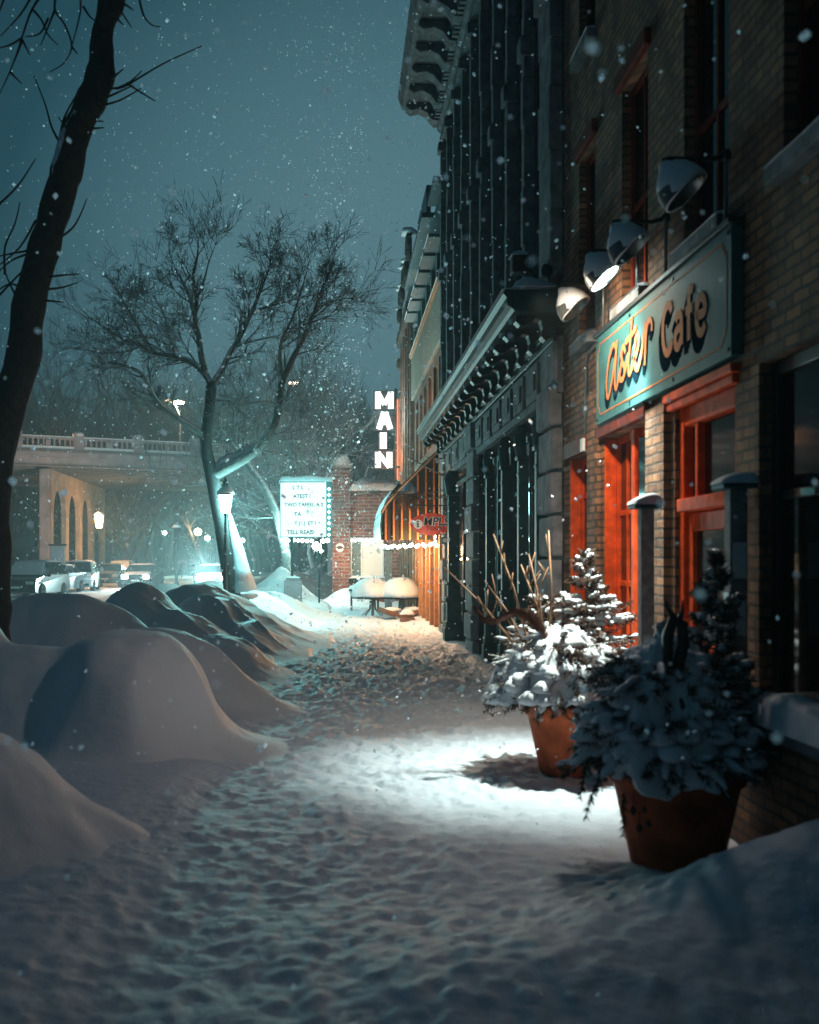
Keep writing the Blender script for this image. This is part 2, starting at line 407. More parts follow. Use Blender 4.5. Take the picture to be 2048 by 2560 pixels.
mound([(-1.62, 15.3, .5, .7, .55, 5)], 'low knobby snow mound beside the trodden path', ridges=.06, seed=6)
mound([(-2.75, 21.8, 1.1, .95, 1.10, 5), (-1.75, 21.6, .75, 1.1, .55, 4)], 'long ridged snow mound in front of the street lamp post', ridges=.13, seed=7)
mound([(-2.35, 19.4, .75, .75, .95, 5), (-1.6, 18.6, .55, .9, .5, 4)], 'folded snow mound with wavy ridges running down to the path', ridges=.15, seed=8)
mound([(-2.1, 27.5, .85, 1.2, .8, 5)], 'bright lit snow mound beyond the ridged ones, near the street lamp', seed=9)
mound([(-1.95, 36.3, .75, .8, 1.35, 3.4)], 'teal lit cone of snow at the foot of the letter board post', seed=10)
mound([(-1.9, 31.5, .9, 1.4, .7, 4)], 'soft glowing snow mound before the letter board post', seed=11)
mound([(-2.2, 46.5, 1.5, 1.1, 1.15, 5)], 'humped snow mound behind the letter board post', seed=12)
mound([(-.35, 49, 1.0, 1.6, .95, 5), (-1.1, 52, .8, 1.2, 1.2, 5)], 'warm lit curved snow mound left of the brick pillar', seed=13)
mound([(.35, 39.8, .65, .8, .62, 4)], 'snow heap against the foot of the brick pillar', seed=14)
mound([(-5.4, 33, 1.2, 1.4, .95, 4), (-4.2, 36, 1.2, 1.2, .9, 4)], 'pale snow mound at the street edge behind the tree foot', seed=15)

# ------------------------------------------------------------------ walls with openings
def yz_wall(m, X, y0, y1, z0, z1, ops, depth, back=8.0, ends=True):
    ys = sorted({y0, y1} | {o[0] for o in ops} | {o[1] for o in ops}); zs = sorted({z0, z1} | {o[2] for o in ops} | {o[3] for o in ops})
    for a, b in zip(ys, ys[1:]):
        for c, d in zip(zs, zs[1:]):
            my, mz = (a+b)/2, (c+d)/2
            if any(o[0] < my < o[1] and o[2] < mz < o[3] for o in ops): continue
            m.quad((X, a, c), (X, a, d), (X, b, d), (X, b, c))
    for (a, b, c, d) in ops:
        D = X+depth
        m.quad((X, a, c), (D, a, c), (D, a, d), (X, a, d)); m.quad((X, b, d), (D, b, d), (D, b, c), (X, b, c))
        m.quad((X, a, d), (D, a, d), (D, b, d), (X, b, d)); m.quad((X, b, c), (D, b, c), (D, a, c), (X, a, c))
        m.quad((D, a, c), (D, b, c), (D, b, d), (D, a, d))
    if ends:
        B = X+back
        m.quad((X, y0, z0), (B, y0, z0), (B, y0, z1), (X, y0, z1)); m.quad((X, y1, z1), (B, y1, z1), (B, y1, z0), (X, y1, z0))
        m.quad((X, y0, z1), (B, y0, z1), (B, y1, z1), (X, y1, z1)); m.quad((B, y0, z0), (B, y1, z0), (B, y1, z1), (B, y0, z1))
    return m

XW = 2.35
def window(parent, y0, y1, z0, z1, X=XW, depth=.24, frame=red_paint, g=glass, rails=(.5,), mull=(), sill=True, fw=.055, name='window', snow_sill=True, label=None, hood=None, lining=False):
    """a window: frame with rails and mullions, a pane behind, a sill outside"""
    rec = .11 if lining else min(depth-.10, .07)
    f = MB(); xf = X+rec
    if lining:
        f.box(X+.004, xf-.001, y1-.03, y1-.004, z0+.003, z1-.003); f.box(X+.004, xf-.001, y0+.004, y0+.03, z0+.003, z1-.003)
    f.box(xf, xf+.07, y0+.002, y0+fw, z0+.002, z1-.002); f.box(xf, xf+.07, y1-fw, y1-.002, z0+.002, z1-.002)
    f.box(xf+.001, xf+.069, y0+fw, y1-fw, z1-fw, z1-.002); f.box(xf+.001, xf+.069, y0+fw, y1-fw, z0+.002, z0+fw)
    for r in rails:
        zz = z0+(z1-z0)*r; f.box(xf+.012, xf+.06, y0+fw, y1-fw, zz-.025, zz+.025)
    for r in mull:
        yy = y0+(y1-y0)*r; f.box(xf+.008, xf+.064, yy-.02, yy+.02, z0+fw, z1-fw)
    w = f.build(name, frame, parent, bevel=.006, label=label)
    MB().box(xf+.03, xf+.04, y0+fw*.5, y1-fw*.5, z0+fw*.5, z1-fw*.5).build('pane', g, w)
    if sill:
        MB().box(X-.09, X+.065, y0-.05, y1+.05, z0-.09, z0-.003).build('sill', dull_red if frame is red_paint else pilaster_stone, w, bevel=.008)
        if snow_sill:
            snow_strip(X-.10, X+.08, y0-.04, y1+.04, z0-.002, .06, seed=int(y0*10)).build('sill_snow', snow_smooth, w, smooth=True)
    if hood:
        MB().box(X-.05, X+.02, y0-.08, y1+.08, z1+.003, z1+hood).build('lintel', dull_red, w, bevel=.01)
    return w

def snow_strip(x0, x1, y0, y1, z, h, seed=0, res=.08, p=.5):
    """a rounded layer of snow lying on a ledge"""
    m = MB(); nx = max(5, int((x1-x0)/res)+3); ny = max(5, int((y1-y0)/res)+3)
    nx = min(nx, 40); ny = min(ny, 220)
    vs = []
    for j in range(ny):
        for i in range(nx):
            u = i/(nx-1); v = j/(ny-1)
            x = x0+(x1-x0)*u; y = y0+(y1-y0)*v
            e = (max(0, 4*u*(1-u))**p)*(max(0, 4*v*(1-v))**.22)
            n = float(vnoise(x*2.2+seed, y*2.2, seed))*.7 + float(vnoise(x*7, y*7, seed+1))*.2
            vs.append((x, y, z + h*e*(1+n)))
    b = nx*ny
    vs += [(x, y, z) for (x, y, _) in vs]
    fs = []
    for j in range(ny-1):
        for i in range(nx-1):
            a = j*nx+i; fs.append((a, a+1, a+nx+1, a+nx)); fs.append((b+a+nx, b+a+nx+1, b+a+1, b+a))
    return m.add(vs, fs)

# ------------------------------------------------------------------ the cafe building (near, brick)
cafe = thing('brick_building', 'dark brown brick building with red framed windows behind the cafe sign', 'building', (XW, 8, 0))
lower = [(10.24, 11.08, .55, 2.62), (8.30, 9.66, .12, 2.68), (6.45, 7.62, .10, 2.68), (3.6, 6.10, .75, 2.70)]
upper = [(9.97, 10.64, 3.68, 5.48), (8.28, 9.04, 3.68, 5.48), (6.57, 7.42, 3.68, 5.48), (4.86, 5.76, 3.68, 5.48), (3.1, 4.0, 3.68, 5.48)]
third = [(a, b, 6.45, 8.2) for a, b, _, _ in upper]
yz_wall(MB(), XW, -3, 11.36, -.4, 11.5, lower+upper+third, .30).build('wall', cafe_brick, cafe)
for i, (a, b, c, d) in enumerate(upper+third):
    window(cafe, a, b, c, d, depth=.24, frame=dull_red, rails=(.45,), hood=.13, mull=(.5,) if i < 5 else ())  # upper frames take the darker red, with the facade's shade in their colour
window(cafe, *lower[0], depth=.26, rails=(.5, .82), hood=.16, snow_sill=False, lining=True, label='narrow red window beside the downpipe')
w = window(cafe, *lower[1], depth=.28, rails=(.22, .5, .74), mull=(.24, .76), hood=.15, fw=.06, sill=False, lining=True, label='tall double red window lit by the lamp')
MB().box(XW+.06, XW+.105, 8.94-.05, 8.94+.05, .12, 2.68).build('centre_post', red_paint, w, bevel=.012)
f = MB(); y0, y1 = 6.45, 7.62
for yy in (y0, y1-.10): f.box(XW+.03, XW+.22, yy+.002, yy+.10, .102, 2.66)
f.box(XW+.032, XW+.218, y0+.10, y1-.10, 2.52, 2.66); f.box(XW-.02, XW+.20, y0+.10, y1-.10, 1.93, 2.02)
f.box(XW+.04, XW+.12, y1-.36, y1-.30, 2.02, 2.52)
dfr = f.build('door', red_paint, cafe, bevel=.01)
f = MB()
for yy in (y0+.11, y1-.20): f.box(XW+.06, XW+.13, yy, yy+.09, .11, 1.925)
f.box(XW+.061, XW+.129, y0+.20, y1-.20, 1.80, 1.924); f.box(XW+.061, XW+.129, y0+.20, y1-.20, .11, .42); f.box(XW+.061, XW+.129, y0+.20, y1-.20, .98, 1.06)
f.build('door_leaf', red_paint, dfr, bevel=.008)
MB().box(XW+.09, XW+.10, y0+.12, y1-.12, .2, 2.6).build('pane', glass, dfr)
MB().tube([(XW-.01, y1-.22, 1.0), (XW-.05, y1-.22, 1.02), (XW-.05, y1-.22, 1.22), (XW-.01, y1-.22, 1.24)], .011, 8).build('handle', steel, dfr, smooth=True)
m = MB(); m.box(XW-.06, XW+.01, y0-.08, y1+.10, 2.70, 2.76); m.box(XW-.04, XW+.01, y0-.05, y1+.07, 2.64, 2.699)
m.build('lintel', red_paint, dfr, bevel=.012)
w = window(cafe, *lower[3], depth=.28, frame=black_paint, rails=(.62,), mull=(.33, .66), sill=False, fw=.08, label='dark wide window above the low brick sill')
MB().box(XW-.16, XW-.001, 3.4, 6.28, -.3, .70).build('plinth', cafe_brick, cafe)
MB().box(XW-.20, XW-.003, 3.35, 6.32, .702, .76).build('ledge', quoin_stone, cafe, bevel=.01)
snow_strip(XW-.22, XW+.1, 3.4, 6.26, .765, .13, seed=31).build('ledge_snow', snow_smooth, cafe, smooth=True)
# brick pier reliefs between the ground floor openings
m = MB(); m.box(XW-.05, XW+.01, 7.72, 8.18, -.2, 2.72); m.box(XW-.05, XW+.01, 9.78, 10.10, -.2, 3.1)
m.build('brick_pier', cafe_brick, cafe)
MB().box(XW-.07, XW+.01, -3, 11.3, 9.3, 9.45).build('string_course', quoin_stone, cafe)

# downpipe / conduit
cond = thing('conduit', 'thin grey conduit running down the brick wall from the sign corner', 'pipe', (XW-.03, 10.2, 2.6))
MB().tube([(XW-.03, 9.66, 3.55), (XW-.03, 10.15, 3.52), (XW-.03, 10.22, 3.45), (XW-.03, 10.22, 2.66)], .014, 8).build('pipe', steel, cond, smooth=True)
MB().box(XW-.075, XW-.001, 10.17, 10.27, 2.62, 2.74).build('junction_box', plate_white, cond, bevel=.005)
MB().box(XW-.05, XW-.001, 10.20, 10.24, 3.0, 3.04).build('clip', plate_white, cond)

# ------------------------------------------------------------------ cafe sign
SY0, SY1, SZ0, SZ1 = 6.32, 9.63, 2.79, 3.55
sign = thing('shop_sign', 'long teal shop sign lettered Aster Cafe on the brick wall', 'sign', (XW-.08, 8, SZ0))
MB().box(XW-.075, XW-.005, SY0, SY1, SZ0, SZ1).build('panel', sign_teal, sign, bevel=.004)
MB().box(XW-.10, XW-.004, SY0-.02, SY1+.02, SZ1+.001, SZ1+.035).build('top_rail', dark_iron, sign, bevel=.004)
SM = Matrix(((0, 0, -1, XW-.0752), (-1, 0, 0, SY1), (0, 1, 0, SZ0), (0, 0, 0, 1)))   # sign plane: x to the right, y up
W = SY1-SY0; Hh = SZ1-SZ0
m = MB(); q = .075; c = .09; lw = .012
def cusp(cx, cy, sx, sy):
    return [(cx+sx*(c+.05), cy), (cx+sx*c, cy), (cx+sx*c*.62, cy+sy*c*.35), (cx+sx*.055, cy+sy*.055), (cx+sx*c*.35, cy+sy*c*.62), (cx, cy+sy*c), (cx, cy+sy*(c+.05))]
for (cx, cy, sx, sy) in ((q, q, 1, 1), (W-q, q, -1, 1), (W-q, Hh-q, -1, -1), (q, Hh-q, 1, -1)):
    m.stroke(cusp(cx, cy, sx, sy), lw, .003, SM)
m.stroke([(q+c+.051, q), (W-q-c-.051, q)], lw, .003, SM, False); m.stroke([(q+c+.051, Hh-q), (W-q-c-.051, Hh-q)], lw, .003, SM, False)
m.stroke([(q, q+c+.051), (q, Hh-q-c-.051)], lw, .003, SM, False); m.stroke([(W-q, q+c+.051), (W-q, Hh-q-c-.051)], lw, .003, SM, False)
m.build('border', gold, sign)
SC = [[(.40,.50),(.35,.58),(.27,.59),(.15,.50),(.07,.35),(.07,.23),(.13,.19),(.22,.27),(.33,.43),(.41,.58)],
      [(.42,.61),(.37,.44),(.34,.29),(.38,.22),(.47,.29),(.55,.40)],
      [(.665,.46),(.61,.52),(.55,.47),(.58,.40),(.645,.345),(.62,.275),(.53,.265),(.49,.30)], [(.64,.30),(.70,.34),(.77,.44)],
      [(.875,.70),(.82,.52),(.765,.34),(.79,.27),(.86,.30),(.92,.35)], [(.68,.535),(.82,.555),(1.0,.59)],
      [(.92,.35),(1.0,.39),(1.06,.46),(1.03,.53),(.97,.50),(.94,.40),(.96,.30),(1.03,.27),(1.12,.34),(1.18,.43)],
      [(1.18,.43),(1.235,.56),(1.255,.50),(1.24,.38),(1.22,.26)], [(1.24,.44),(1.30,.55),(1.37,.565),(1.41,.52),(1.40,.48)]]
x0 = .34
for nm, mt, dx, dy, ww, of in (('script_shadow', navy, -.055, -.06, .060, .0), ('script_lettering', gold, 0, 0, .043, .006)):
    m = MB()
    for k, s_ in enumerate(SC):
        m.stroke([(x0+x+dx, y+dy-.01) for x, y in s_], ww, .0004*(k+1)+.002, SM, True, of)
    if nm == 'script_shadow':
        for st in (.33, .66):
            for k, s_ in enumerate(SC): m.stroke([(x0+x+dx*st, y+dy*st-.01) for x, y in s_], ww, .0004*(k+1)+.002 - .0002*st*3, SM, True, of)
    m.build(nm, mt, sign)
CF = {'C': [[(.20,.27),(.17,.32),(.10,.325),(.04,.26),(.03,.16),(.05,.06),(.11,.005),(.18,.02),(.205,.07)]],
      'a': [[(.04,.18),(.08,.22),(.13,.20),(.15,.15),(.15,.0)], [(.15,.12),(.09,.12),(.035,.09),(.04,.02),(.09,.0),(.15,.05)]],
      'f': [[(.15,.31),(.10,.32),(.075,.27),(.075,.0)], [(.02,.20),(.14,.20)]],
      'e': [[(.035,.12),(.16,.12),(.155,.19),(.095,.225),(.04,.18),(.03,.10),(.06,.02),(.12,.0),(.17,.04)]]}
for nm, mt, sh, ww, of in (('block_shadow', navy, (1.0, .66, .33), .085, .0), ('block_lettering', gold, (0,), .062, .006)):
    m = MB()
    for st in sh:
        cx = 1.97
        for ch, adv in (('C', .275), ('a', .235), ('f', .205), ('e', .2)):
            for k, s_ in enumerate(CF[ch]):
                m.stroke([(cx+x*1.15-.07*st, .235+y*1.0-.075*st) for x, y in s_], ww, .002+.0004*k+.0003*st*2, SM, True, of)
            cx += adv
    m.build(nm, mt, sign)
m = MB()
for yy in (SY0+.05, SY0+1.1, SY0+2.2, SY1-.05):
    for zz in (SZ0+.04, SZ1-.04): m.box(XW-.082, XW-.0755, yy-.012, yy+.012, zz-.012, zz+.012)
m.build('fixings', dark_iron, sign)

# ------------------------------------------------------------------ gooseneck lamps over the sign
def gooseneck(y, label, lit, tilt=(.55, -.22, -.80)):
    r = thing('sign_lamp', label, 'lamp', (XW-.06, y, 3.58), 'lamps over the cafe sign')
    xw = XW-.06
    MB().tube([(xw, y, 3.56), (xw, y, 3.96), (xw, y+.005, 4.02)], [.014, .013, .013], 8).build('upright', steel, r, smooth=True)
    m = MB(); m.tube([(xw, y, 3.99), (xw-.10, y, 3.965), (xw-.33, y, 3.975), (xw-.37, y, 3.965), (xw-.375, y, 3.93), (xw-.36, y, 3.90)], [.02, .014, .012, .013, .014, .016], 8)
    m.lathe([(.0, -.03), (.03, -.02), (.034, .01), (.02, .035), (0, .04)], (xw, y, 3.99), 10)
    m.build('arm', dark_iron, r, smooth=True)
    ax = Vector(tilt).normalized(); M = ax.to_track_quat('Z', 'Y').to_matrix().to_4x4()
    top = Vector((xw-.365, y, 3.90))
    prof = [(.025, -.02), (.035, .0), (.06, .02), (.10, .06), (.128, .12), (.138, .19), (.142, .195), (.134, .19), (.122, .12), (.095, .066), (.05, .03), (.0, .02)]
    sh = MB().lathe(prof, top, 28, M).build('shade', steel, r, smooth=True)
    MB().lathe([(.0, .03), (.03, .05), (.045, .09), (.04, .125), (.0, .15)], top, 14, M).build('bulb', em_white if lit else plate_white, r, smooth=True)
    # snow lying on the upper side of the shade
    s = MB(); n = 30; vs = []; pr = [(.0, -.03), (.035, -.028), (.055, .0), (.085, .02), (.12, .06), (.142, .12), (.15, .16), (.148, .19), (.139, .19)]
    rot = M.to_3x3()
    for i, (rr, zz) in enumerate(pr):
        for k in range(n):
            a = 2*math.pi*k/n; nn = rot @ Vector((math.cos(a), math.sin(a), -.75 if i < 5 else -.2)).normalized()
            up = max(0, min(1, (nn.z+.05)/.5 + .25*math.sin(a*2+y*3)*.6)); base_r = max(0, rr-.012)
            p = rot @ Vector((base_r*math.cos(a), base_r*math.sin(a), zz+.012)) + top
            vs.append(p + nn*(.024*up-.004) + Vector((0, 0, .014*up)))
    s.add(vs, [(i*n+k, i*n+(k+1) % n, (i+1)*n+(k+1) % n, (i+1)*n+k) for i in range(len(pr)-1) for k in range(n)])
    s.build('shade_snow', snow_smooth, r, smooth=True)
    if lit:
        MB().lathe([(.0, .183), (.126, .184), (.0, .186)], top, 28, M).build('lit_mouth', em_white, r)
        lp = top + ax*.30
        light('SPOT', lp, 1050, (.84, 1.0, .90), .07, spot=R(66), blend=.9, vec=(-.08, .0, -1), name='sign_lamp_light')
        light('SPOT', lp, 80, (.98, .88, .86), .07, spot=R(140), blend=.5, vec=(-.55, .15, -1), name='sign_lamp_light')
        light('SPOT', top + ax*.24 + Vector((-.50, .34, .0)), 190, (1.0, .80, .58), .06, spot=R(160), blend=.9, vec=(.75, .25, -.85), name='sign_lamp_glow')
    return r
gooseneck(6.45, 'nearest unlit gooseneck lamp, over the word Cafe', False)
gooseneck(7.63, 'snow capped gooseneck lamp just before the glowing one', False)
gooseneck(8.36, 'glowing gooseneck lamp, the only lit one over the sign', True)
gooseneck(9.42, 'farthest gooseneck lamp, unlit, at the end of the sign', False)

# ------------------------------------------------------------------ wooden posts with snow caps
def snow_post(x, y, h, label, papers=False, hw=.045):
    r = thing('wooden_post', label, 'post', (x, y, 0), 'snow capped posts by the wall')
    MB().box(x-hw, x+hw, y-hw, y+hw, -.1, h).build('shaft', wood_grey, r, bevel=.006)
    MB().box(x-hw-.055, x+hw+.04, y-hw-.05, y+hw+.05, h+.001, h+.03).build('cap', iron, r, bevel=.006)
    m = snow_strip(x-hw-.065, x+hw+.05, y-hw-.055, y+hw+.055, h+.031, .085, seed=int(y*7), res=.012, p=.35)
    m.v = [(a, b, c+(max(0, c-h-.035))*(a-x)*4.5) for a, b, c in m.v]
    m.build('snow_cap', snow_smooth, r, smooth=True)
    if papers:
        m = MB(); m.box(x-hw-.006, x-hw-.001, y-.04, y+.04, 1.22, 1.42); m.box(x-.035, x+.04, y-hw-.006, y-hw-.001, 1.5, 1.7); m.box(x-.04, x+.035, y-hw-.007, y-hw-.001, 1.18, 1.38)
        m.build('paper_notice', plate_white, r)
    return r
snow_post(2.10, 7.45, 1.95, 'grey wooden post with a bright snow cap beside the double red window')
snow_post(2.24, 6.15, 2.0, 'darker wooden post with paper notices in front of the red door', True, .05)

# ------------------------------------------------------------------ planters
def needles_on(m, p0, p1, n, L, g, spread=1.0, flat=.4):
    p0 = Vector(p0); p1 = Vector(p1); d = (p1-p0); dl = d.normalized()
    for i in range(n):
        t = g.random(); p = p0 + d*t
        a = g.uniform(0, 2*math.pi); u = dl.orthogonal().normalized(); v = dl.cross(u)
        s = (u*math.cos(a)+v*math.sin(a))*spread + dl*.8; s.z -= .1; s = s.normalized()
        q = p + s*L*g.uniform(.6, 1.1); w = s.cross(Vector((g.uniform(-1, 1), g.uniform(-1, 1), g.uniform(-1, 1)))).normalized()*L*.10
        m.add([p-w, p+w, q], [(0, 1, 2)])
def blob(m, c, r, g, sx=1, sy=1, sz=.7, n=8, k=6):
    c = Vector(c); ph = g.uniform(0, 6)
    vs = [c+Vector((0, 0, -r*sz*.6))]; fs = []
    for i in range(1, k):
        th = math.pi*i/k
        for j in range(n):
            a = 2*math.pi*j/n; rr = r*(1+.22*math.sin(3*a+ph+i)+g.uniform(-.06, .06))
            z = -math.cos(th)*sz*r; z = z if z > 0 else z*.5
            vs.append(c+Vector((math.sin(th)*math.cos(a)*rr*sx, math.sin(th)*math.sin(a)*rr*sy, z)))
    vs.append(c+Vector((0, 0, r*sz)))
    for j in range(n): fs.append((0, 1+(j+1) % n, 1+j))
    for i in range(k-2):
        for j in range(n):
            a = 1+i*n+j; b = 1+i*n+(j+1) % n; fs.append((a, b, b+n, a+n))
    e = 1+(k-2)*n
    for j in range(n): fs.append((e+j, e+(j+1) % n, len(vs)-1))
    m.add(vs, fs)
def capsule(m, p0, p1, r, g, n=7):
    p0 = Vector(p0); p1 = Vector(p1); k = 6; pts = []; rad = []
    for i in range(k+1):
        t = i/k; pts.append(p0.lerp(p1, t)+Vector((g.uniform(-.004, .004), g.uniform(-.004, .004), g.uniform(-.003, .004))))
        rad.append(r*max(.12, math.sqrt(max(0, 1-(2*t-1)**4)))*g.uniform(.85, 1.15)*(1.05-.35*t))
    m.tube(pts, rad, n)

def spruce(root, x, y, z, h, rad, g, snowy=.9, mat=needle):
    """a small spruce: whorls of boughs, needles, snow lying on each bough"""
    st = MB(); nd = MB(); sn = MB()
    st.tube([(x, y, z-.1), (x+.01, y, z+h*.5), (x, y, z+h)], [.018, .012, .003], 6)
    L = 17
    for l in range(L):
        t = l/(L-1); zz = z + h*(.04+.93*t); rr = rad*(1-t)**.8+.03; nb = int(7-4*t)
        for b in range(nb):
            a = 2*math.pi*b/nb + l*1.3 + g.uniform(-.6, .6); r2 = rr*g.uniform(.55, 1.25); zz += g.uniform(-.025, .025)
            d = Vector((math.cos(a), math.sin(a), 0)); p0 = Vector((x, y, zz)); p1 = p0+d*r2*.6+Vector((0, 0, -.02)); p2 = p0+d*r2+Vector((0, 0, g.uniform(.02, .10)))
            st.tube([p0, p1, p2], [.006, .004, .002], 4)
            needles_on(nd, p0+d*.03, p2, 70, .062, g)
            for sgn in (-1, 1):
                q = p0.lerp(p2, .5); e = q + (d*.5+Vector((-d.y, d.x, 0))*sgn*.7)*r2*.42
                st.tube([q, e], [.003, .0015], 3); needles_on(nd, q, e, 22, .042, g)
                if g.random() < snowy*.8: capsule(sn, q+Vector((0, 0, .016)), e+Vector((0, 0, .014)), .016, g, 6)
            if g.random() < snowy:
                for q_ in range(3):
                    ta = g.uniform(.15, .7); tb = min(1, ta+g.uniform(.2, .4)); off_ = Vector((g.uniform(-.012, .012), g.uniform(-.012, .012), .016))
                    capsule(sn, p0.lerp(p2, ta)+off_, p0.lerp(p2, tb)+off_, .024*g.uniform(.6, 1.25), g, 7)
    st.build('spruce_stem', bark, root); nd.build('spruce_needles', mat, root); sn.build('spruce_snow', snow_smooth, root, smooth=True)

def snow_laden(root, x, y, z0, h, rad, g, mat, seed=0, lobes=9, pw=1.25):
    """boughs weighed down by a fluted cone of snow"""
    n = 96; K = 34; vs = []; fs = []
    for i in range(K+1):
        t = i/K
        for k in range(n):
            a = 2*math.pi*k/n
            fl = .10*math.sin(lobes*a+seed)*t + .16*float(fbm(np.array(math.cos(a)*2+seed), np.array(math.sin(a)*2+t*1.7), 5+seed, 4))*(.3+t)
            r = rad*(t**.85*.93+.05*math.sin(t*9+seed))*(1+fl)
            zz = h*(1-t**pw) + .05*h*math.sin(t*11+a*2+seed) + .07*float(fbm(np.array(a*3.), np.array(t*6), 9+seed, 3))*1.4
            if t > .82: zz -= (t-.82)*1.1*max(0, .35+float(fbm(np.array(a*2.3), np.array(seed*3.1), 55+seed, 3))*1.6) * h
            vs.append((x+r*math.cos(a), y+r*math.sin(a), z0+zz))
    for i in range(K):
        for k in range(n):
            a = i*n+k; b = i*n+(k+1) % n
            # bare gaps where dark boughs show through
            aa = 2*math.pi*k/n; t = i/K
            hole = float(fbm(np.array(aa*2.6+seed*3), np.array(t*5.0+seed), 31+seed, 3))
            if hole > .36 and .2 < t < .97: continue
            fs.append((a, a+n, b+n, b))
    sm = MB(); sm.add(vs, fs); o = sm.build('bough_snow', snow_smooth, root, smooth=True)
    so = o.modifiers.new('thick', 'SOLIDIFY'); so.thickness = .045; so.offset = -1
    nd = MB(); st = MB(); cl = MB()
    for i in range(230):
        a = g.uniform(0, 2*math.pi); t = g.uniform(.15, 1.0)**.6; r = rad*t*.86
        zz = z0+h*(1-t**pw)-.03
        p0 = Vector((x+r*.55*math.cos(a), y+r*.55*math.sin(a), zz+.03)); d = Vector((math.cos(a+g.uniform(-.4, .4)), math.sin(a+g.uniform(-.4, .4)), g.uniform(-.35, .25)))
        p1 = p0+d*g.uniform(.18, .34)*(rad/.45)
        st.tube([p0, p1], [.006, .002], 4); needles_on(nd, p0.lerp(p1, .2), p1, 60, .05, g)
        if g.random() < .30: capsule(cl, p0.lerp(p1, .4)+Vector((0, 0, .022)), p1+Vector((0, 0, .012)), .024*g.uniform(.6, 1.2), g, 7)
    for i in range(105):
        a = g.uniform(0, 6.283); rr_ = rad*g.uniform(.12, .98)**.6; blob(cl, (x+rr_*math.cos(a), y+rr_*math.sin(a), z0+h*(1-(rr_/rad)**pw)+g.uniform(-.045, .0)+.01), g.uniform(.028, .085), g, sx=g.uniform(.8, 1.25), sy=g.uniform(.8, 1.25), sz=g.uniform(.65, .95), n=10, k=7)
    # boughs spilling over the rim
    for i in range(34):
        a = 2*math.pi*i/34+g.uniform(-.08, .08)
        p0 = Vector((x+rad*.7*math.cos(a), y+rad*.7*math.sin(a), z0+.05)); d = Vector((math.cos(a), math.sin(a), -g.uniform(.25, .8)))
        p1 = p0+d*g.uniform(.12, .24); st.tube([p0, p1], [.006, .002], 4); needles_on(nd, p0, p1, 90, .05, g)
        capsule(cl, p0+Vector((0, 0, .02)), p0.lerp(p1, .8)+Vector((0, 0, .02)), .032*g.uniform(.6, 1.1), g, 7)
    nd.build('bough_needles', mat, root); st.build('bough_stems', bark, root); cl.build('clump_snow', snow_smooth, root, smooth=True)

def pot(root, x, y):
    prof = [(0, .0), (.225, .0), (.235, .02), (.325, .44), (.345, .442), (.352, .46), (.352, .515), (.342, .53), (.315, .53), (.308, .49), (0, .48)]
    MB().lathe(prof, (x, y, 0), 48).build('pot', terracotta, root, smooth=True)

g1 = random.Random(11)
p1 = thing('potted_plant', 'terracotta pot with snow laden boughs and tan twigs, lit bright by the lamp', 'potted plant', (1.76, 8.25, 0), 'potted plants by the cafe wall')
pot(p1, 1.76, 8.25)
snow_laden(p1, 1.68, 8.22, .56, .50, .52, g1, needle_warm, 1, 9, 2.3)
spruce(p1, 1.93, 8.50, .60, 1.05, .50, g1, 1.0, needle_warm)
spruce(p1, 1.60, 8.62, .75, .52, .30, g1, 1.0, needle_warm)
tw = MB()
for (dx, dy, dz, bx) in ((-.28, .1, .95, -.1), (-.12, .05, .80, 0), (-.36, 0, .60, -.1), (.02, .1, .98, .02), (-.2, .1, .72, .03), (-.62, .05, .70, -.14)):
    b = Vector((1.56+bx, 8.2, .85)); e = b+Vector((dx, dy, dz)); mid = b.lerp(e, .55)+Vector((.02, 0, .02))
    tw.tube([b, mid, e], [.011, .009, .005], 6)
    for k in range(3):
        q = b.lerp(e, g1.uniform(.35, .85)); tw.tube([q, q+Vector((g1.uniform(-.12, .10), 0, g1.uniform(.10, .22)))], [.006, .003], 5)
tw.build('bare_twigs', twig_tan, p1, smooth=True)
pm = MB(); arc = catmull([(1.55, 8.1, .95), (1.50, 8.1, 1.10), (1.41, 8.1, 1.19), (1.30, 8.1, 1.21), (1.19, 8.1, 1.16), (1.10, 8.1, 1.16), (1.03, 8.1, 1.23)], 8)
pm.tube(arc, [.012]*len(arc), 5)
for i in range(3200):
    t = g1.random(); k = min(len(arc)-2, int(t*(len(arc)-1))); P0 = Vector(arc[k]); ax_ = (Vector(arc[k+1])-P0).normalized()
    d = Vector((g1.gauss(0, 1), g1.gauss(0, 1), g1.gauss(-.3, 1))).normalized()*.075*(1-t*.82)+ax_*.05
    wv = d.cross(Vector((0, 1, .2))).normalized()*.0022; pm.add([P0-wv, P0+wv, P0+d], [(0, 1, 2)])
pm.build('dried_plume', plume, p1)

g2 = random.Random(23)
p2 = thing('potted_plant', 'nearest terracotta pot with a shadowed snowy bush and small dark spruce', 'potted plant', (1.78, 5.75, 0), 'potted plants by the cafe wall')
pot(p2, 1.78, 5.75)
snow_laden(p2, 1.70, 5.72, .57, .62, .46, g2, needle, 4, 7, 1.7)
spruce(p2, 2.04, 5.9, .5, 1.08, .30, g2, .75, needle)
m = MB(); 
m.tube([(1.66, 5.52, .86), (1.70, 5.5, 1.02), (1.74, 5.5, 1.18), (1.73, 5.5, 1.28), (1.69, 5.5, 1.31), (1.66, 5.5, 1.22), (1.66, 5.5, 1.05), (1.645, 5.49, .95)], [.02, .028, .03, .03, .028, .028, .024, .008], 10)
m.tube([(1.70, 5.5, 1.02), (1.72, 5.44, .86), (1.76, 5.4, .76), (1.80, 5.37, .72)], [.022, .024, .026, .006], 10)
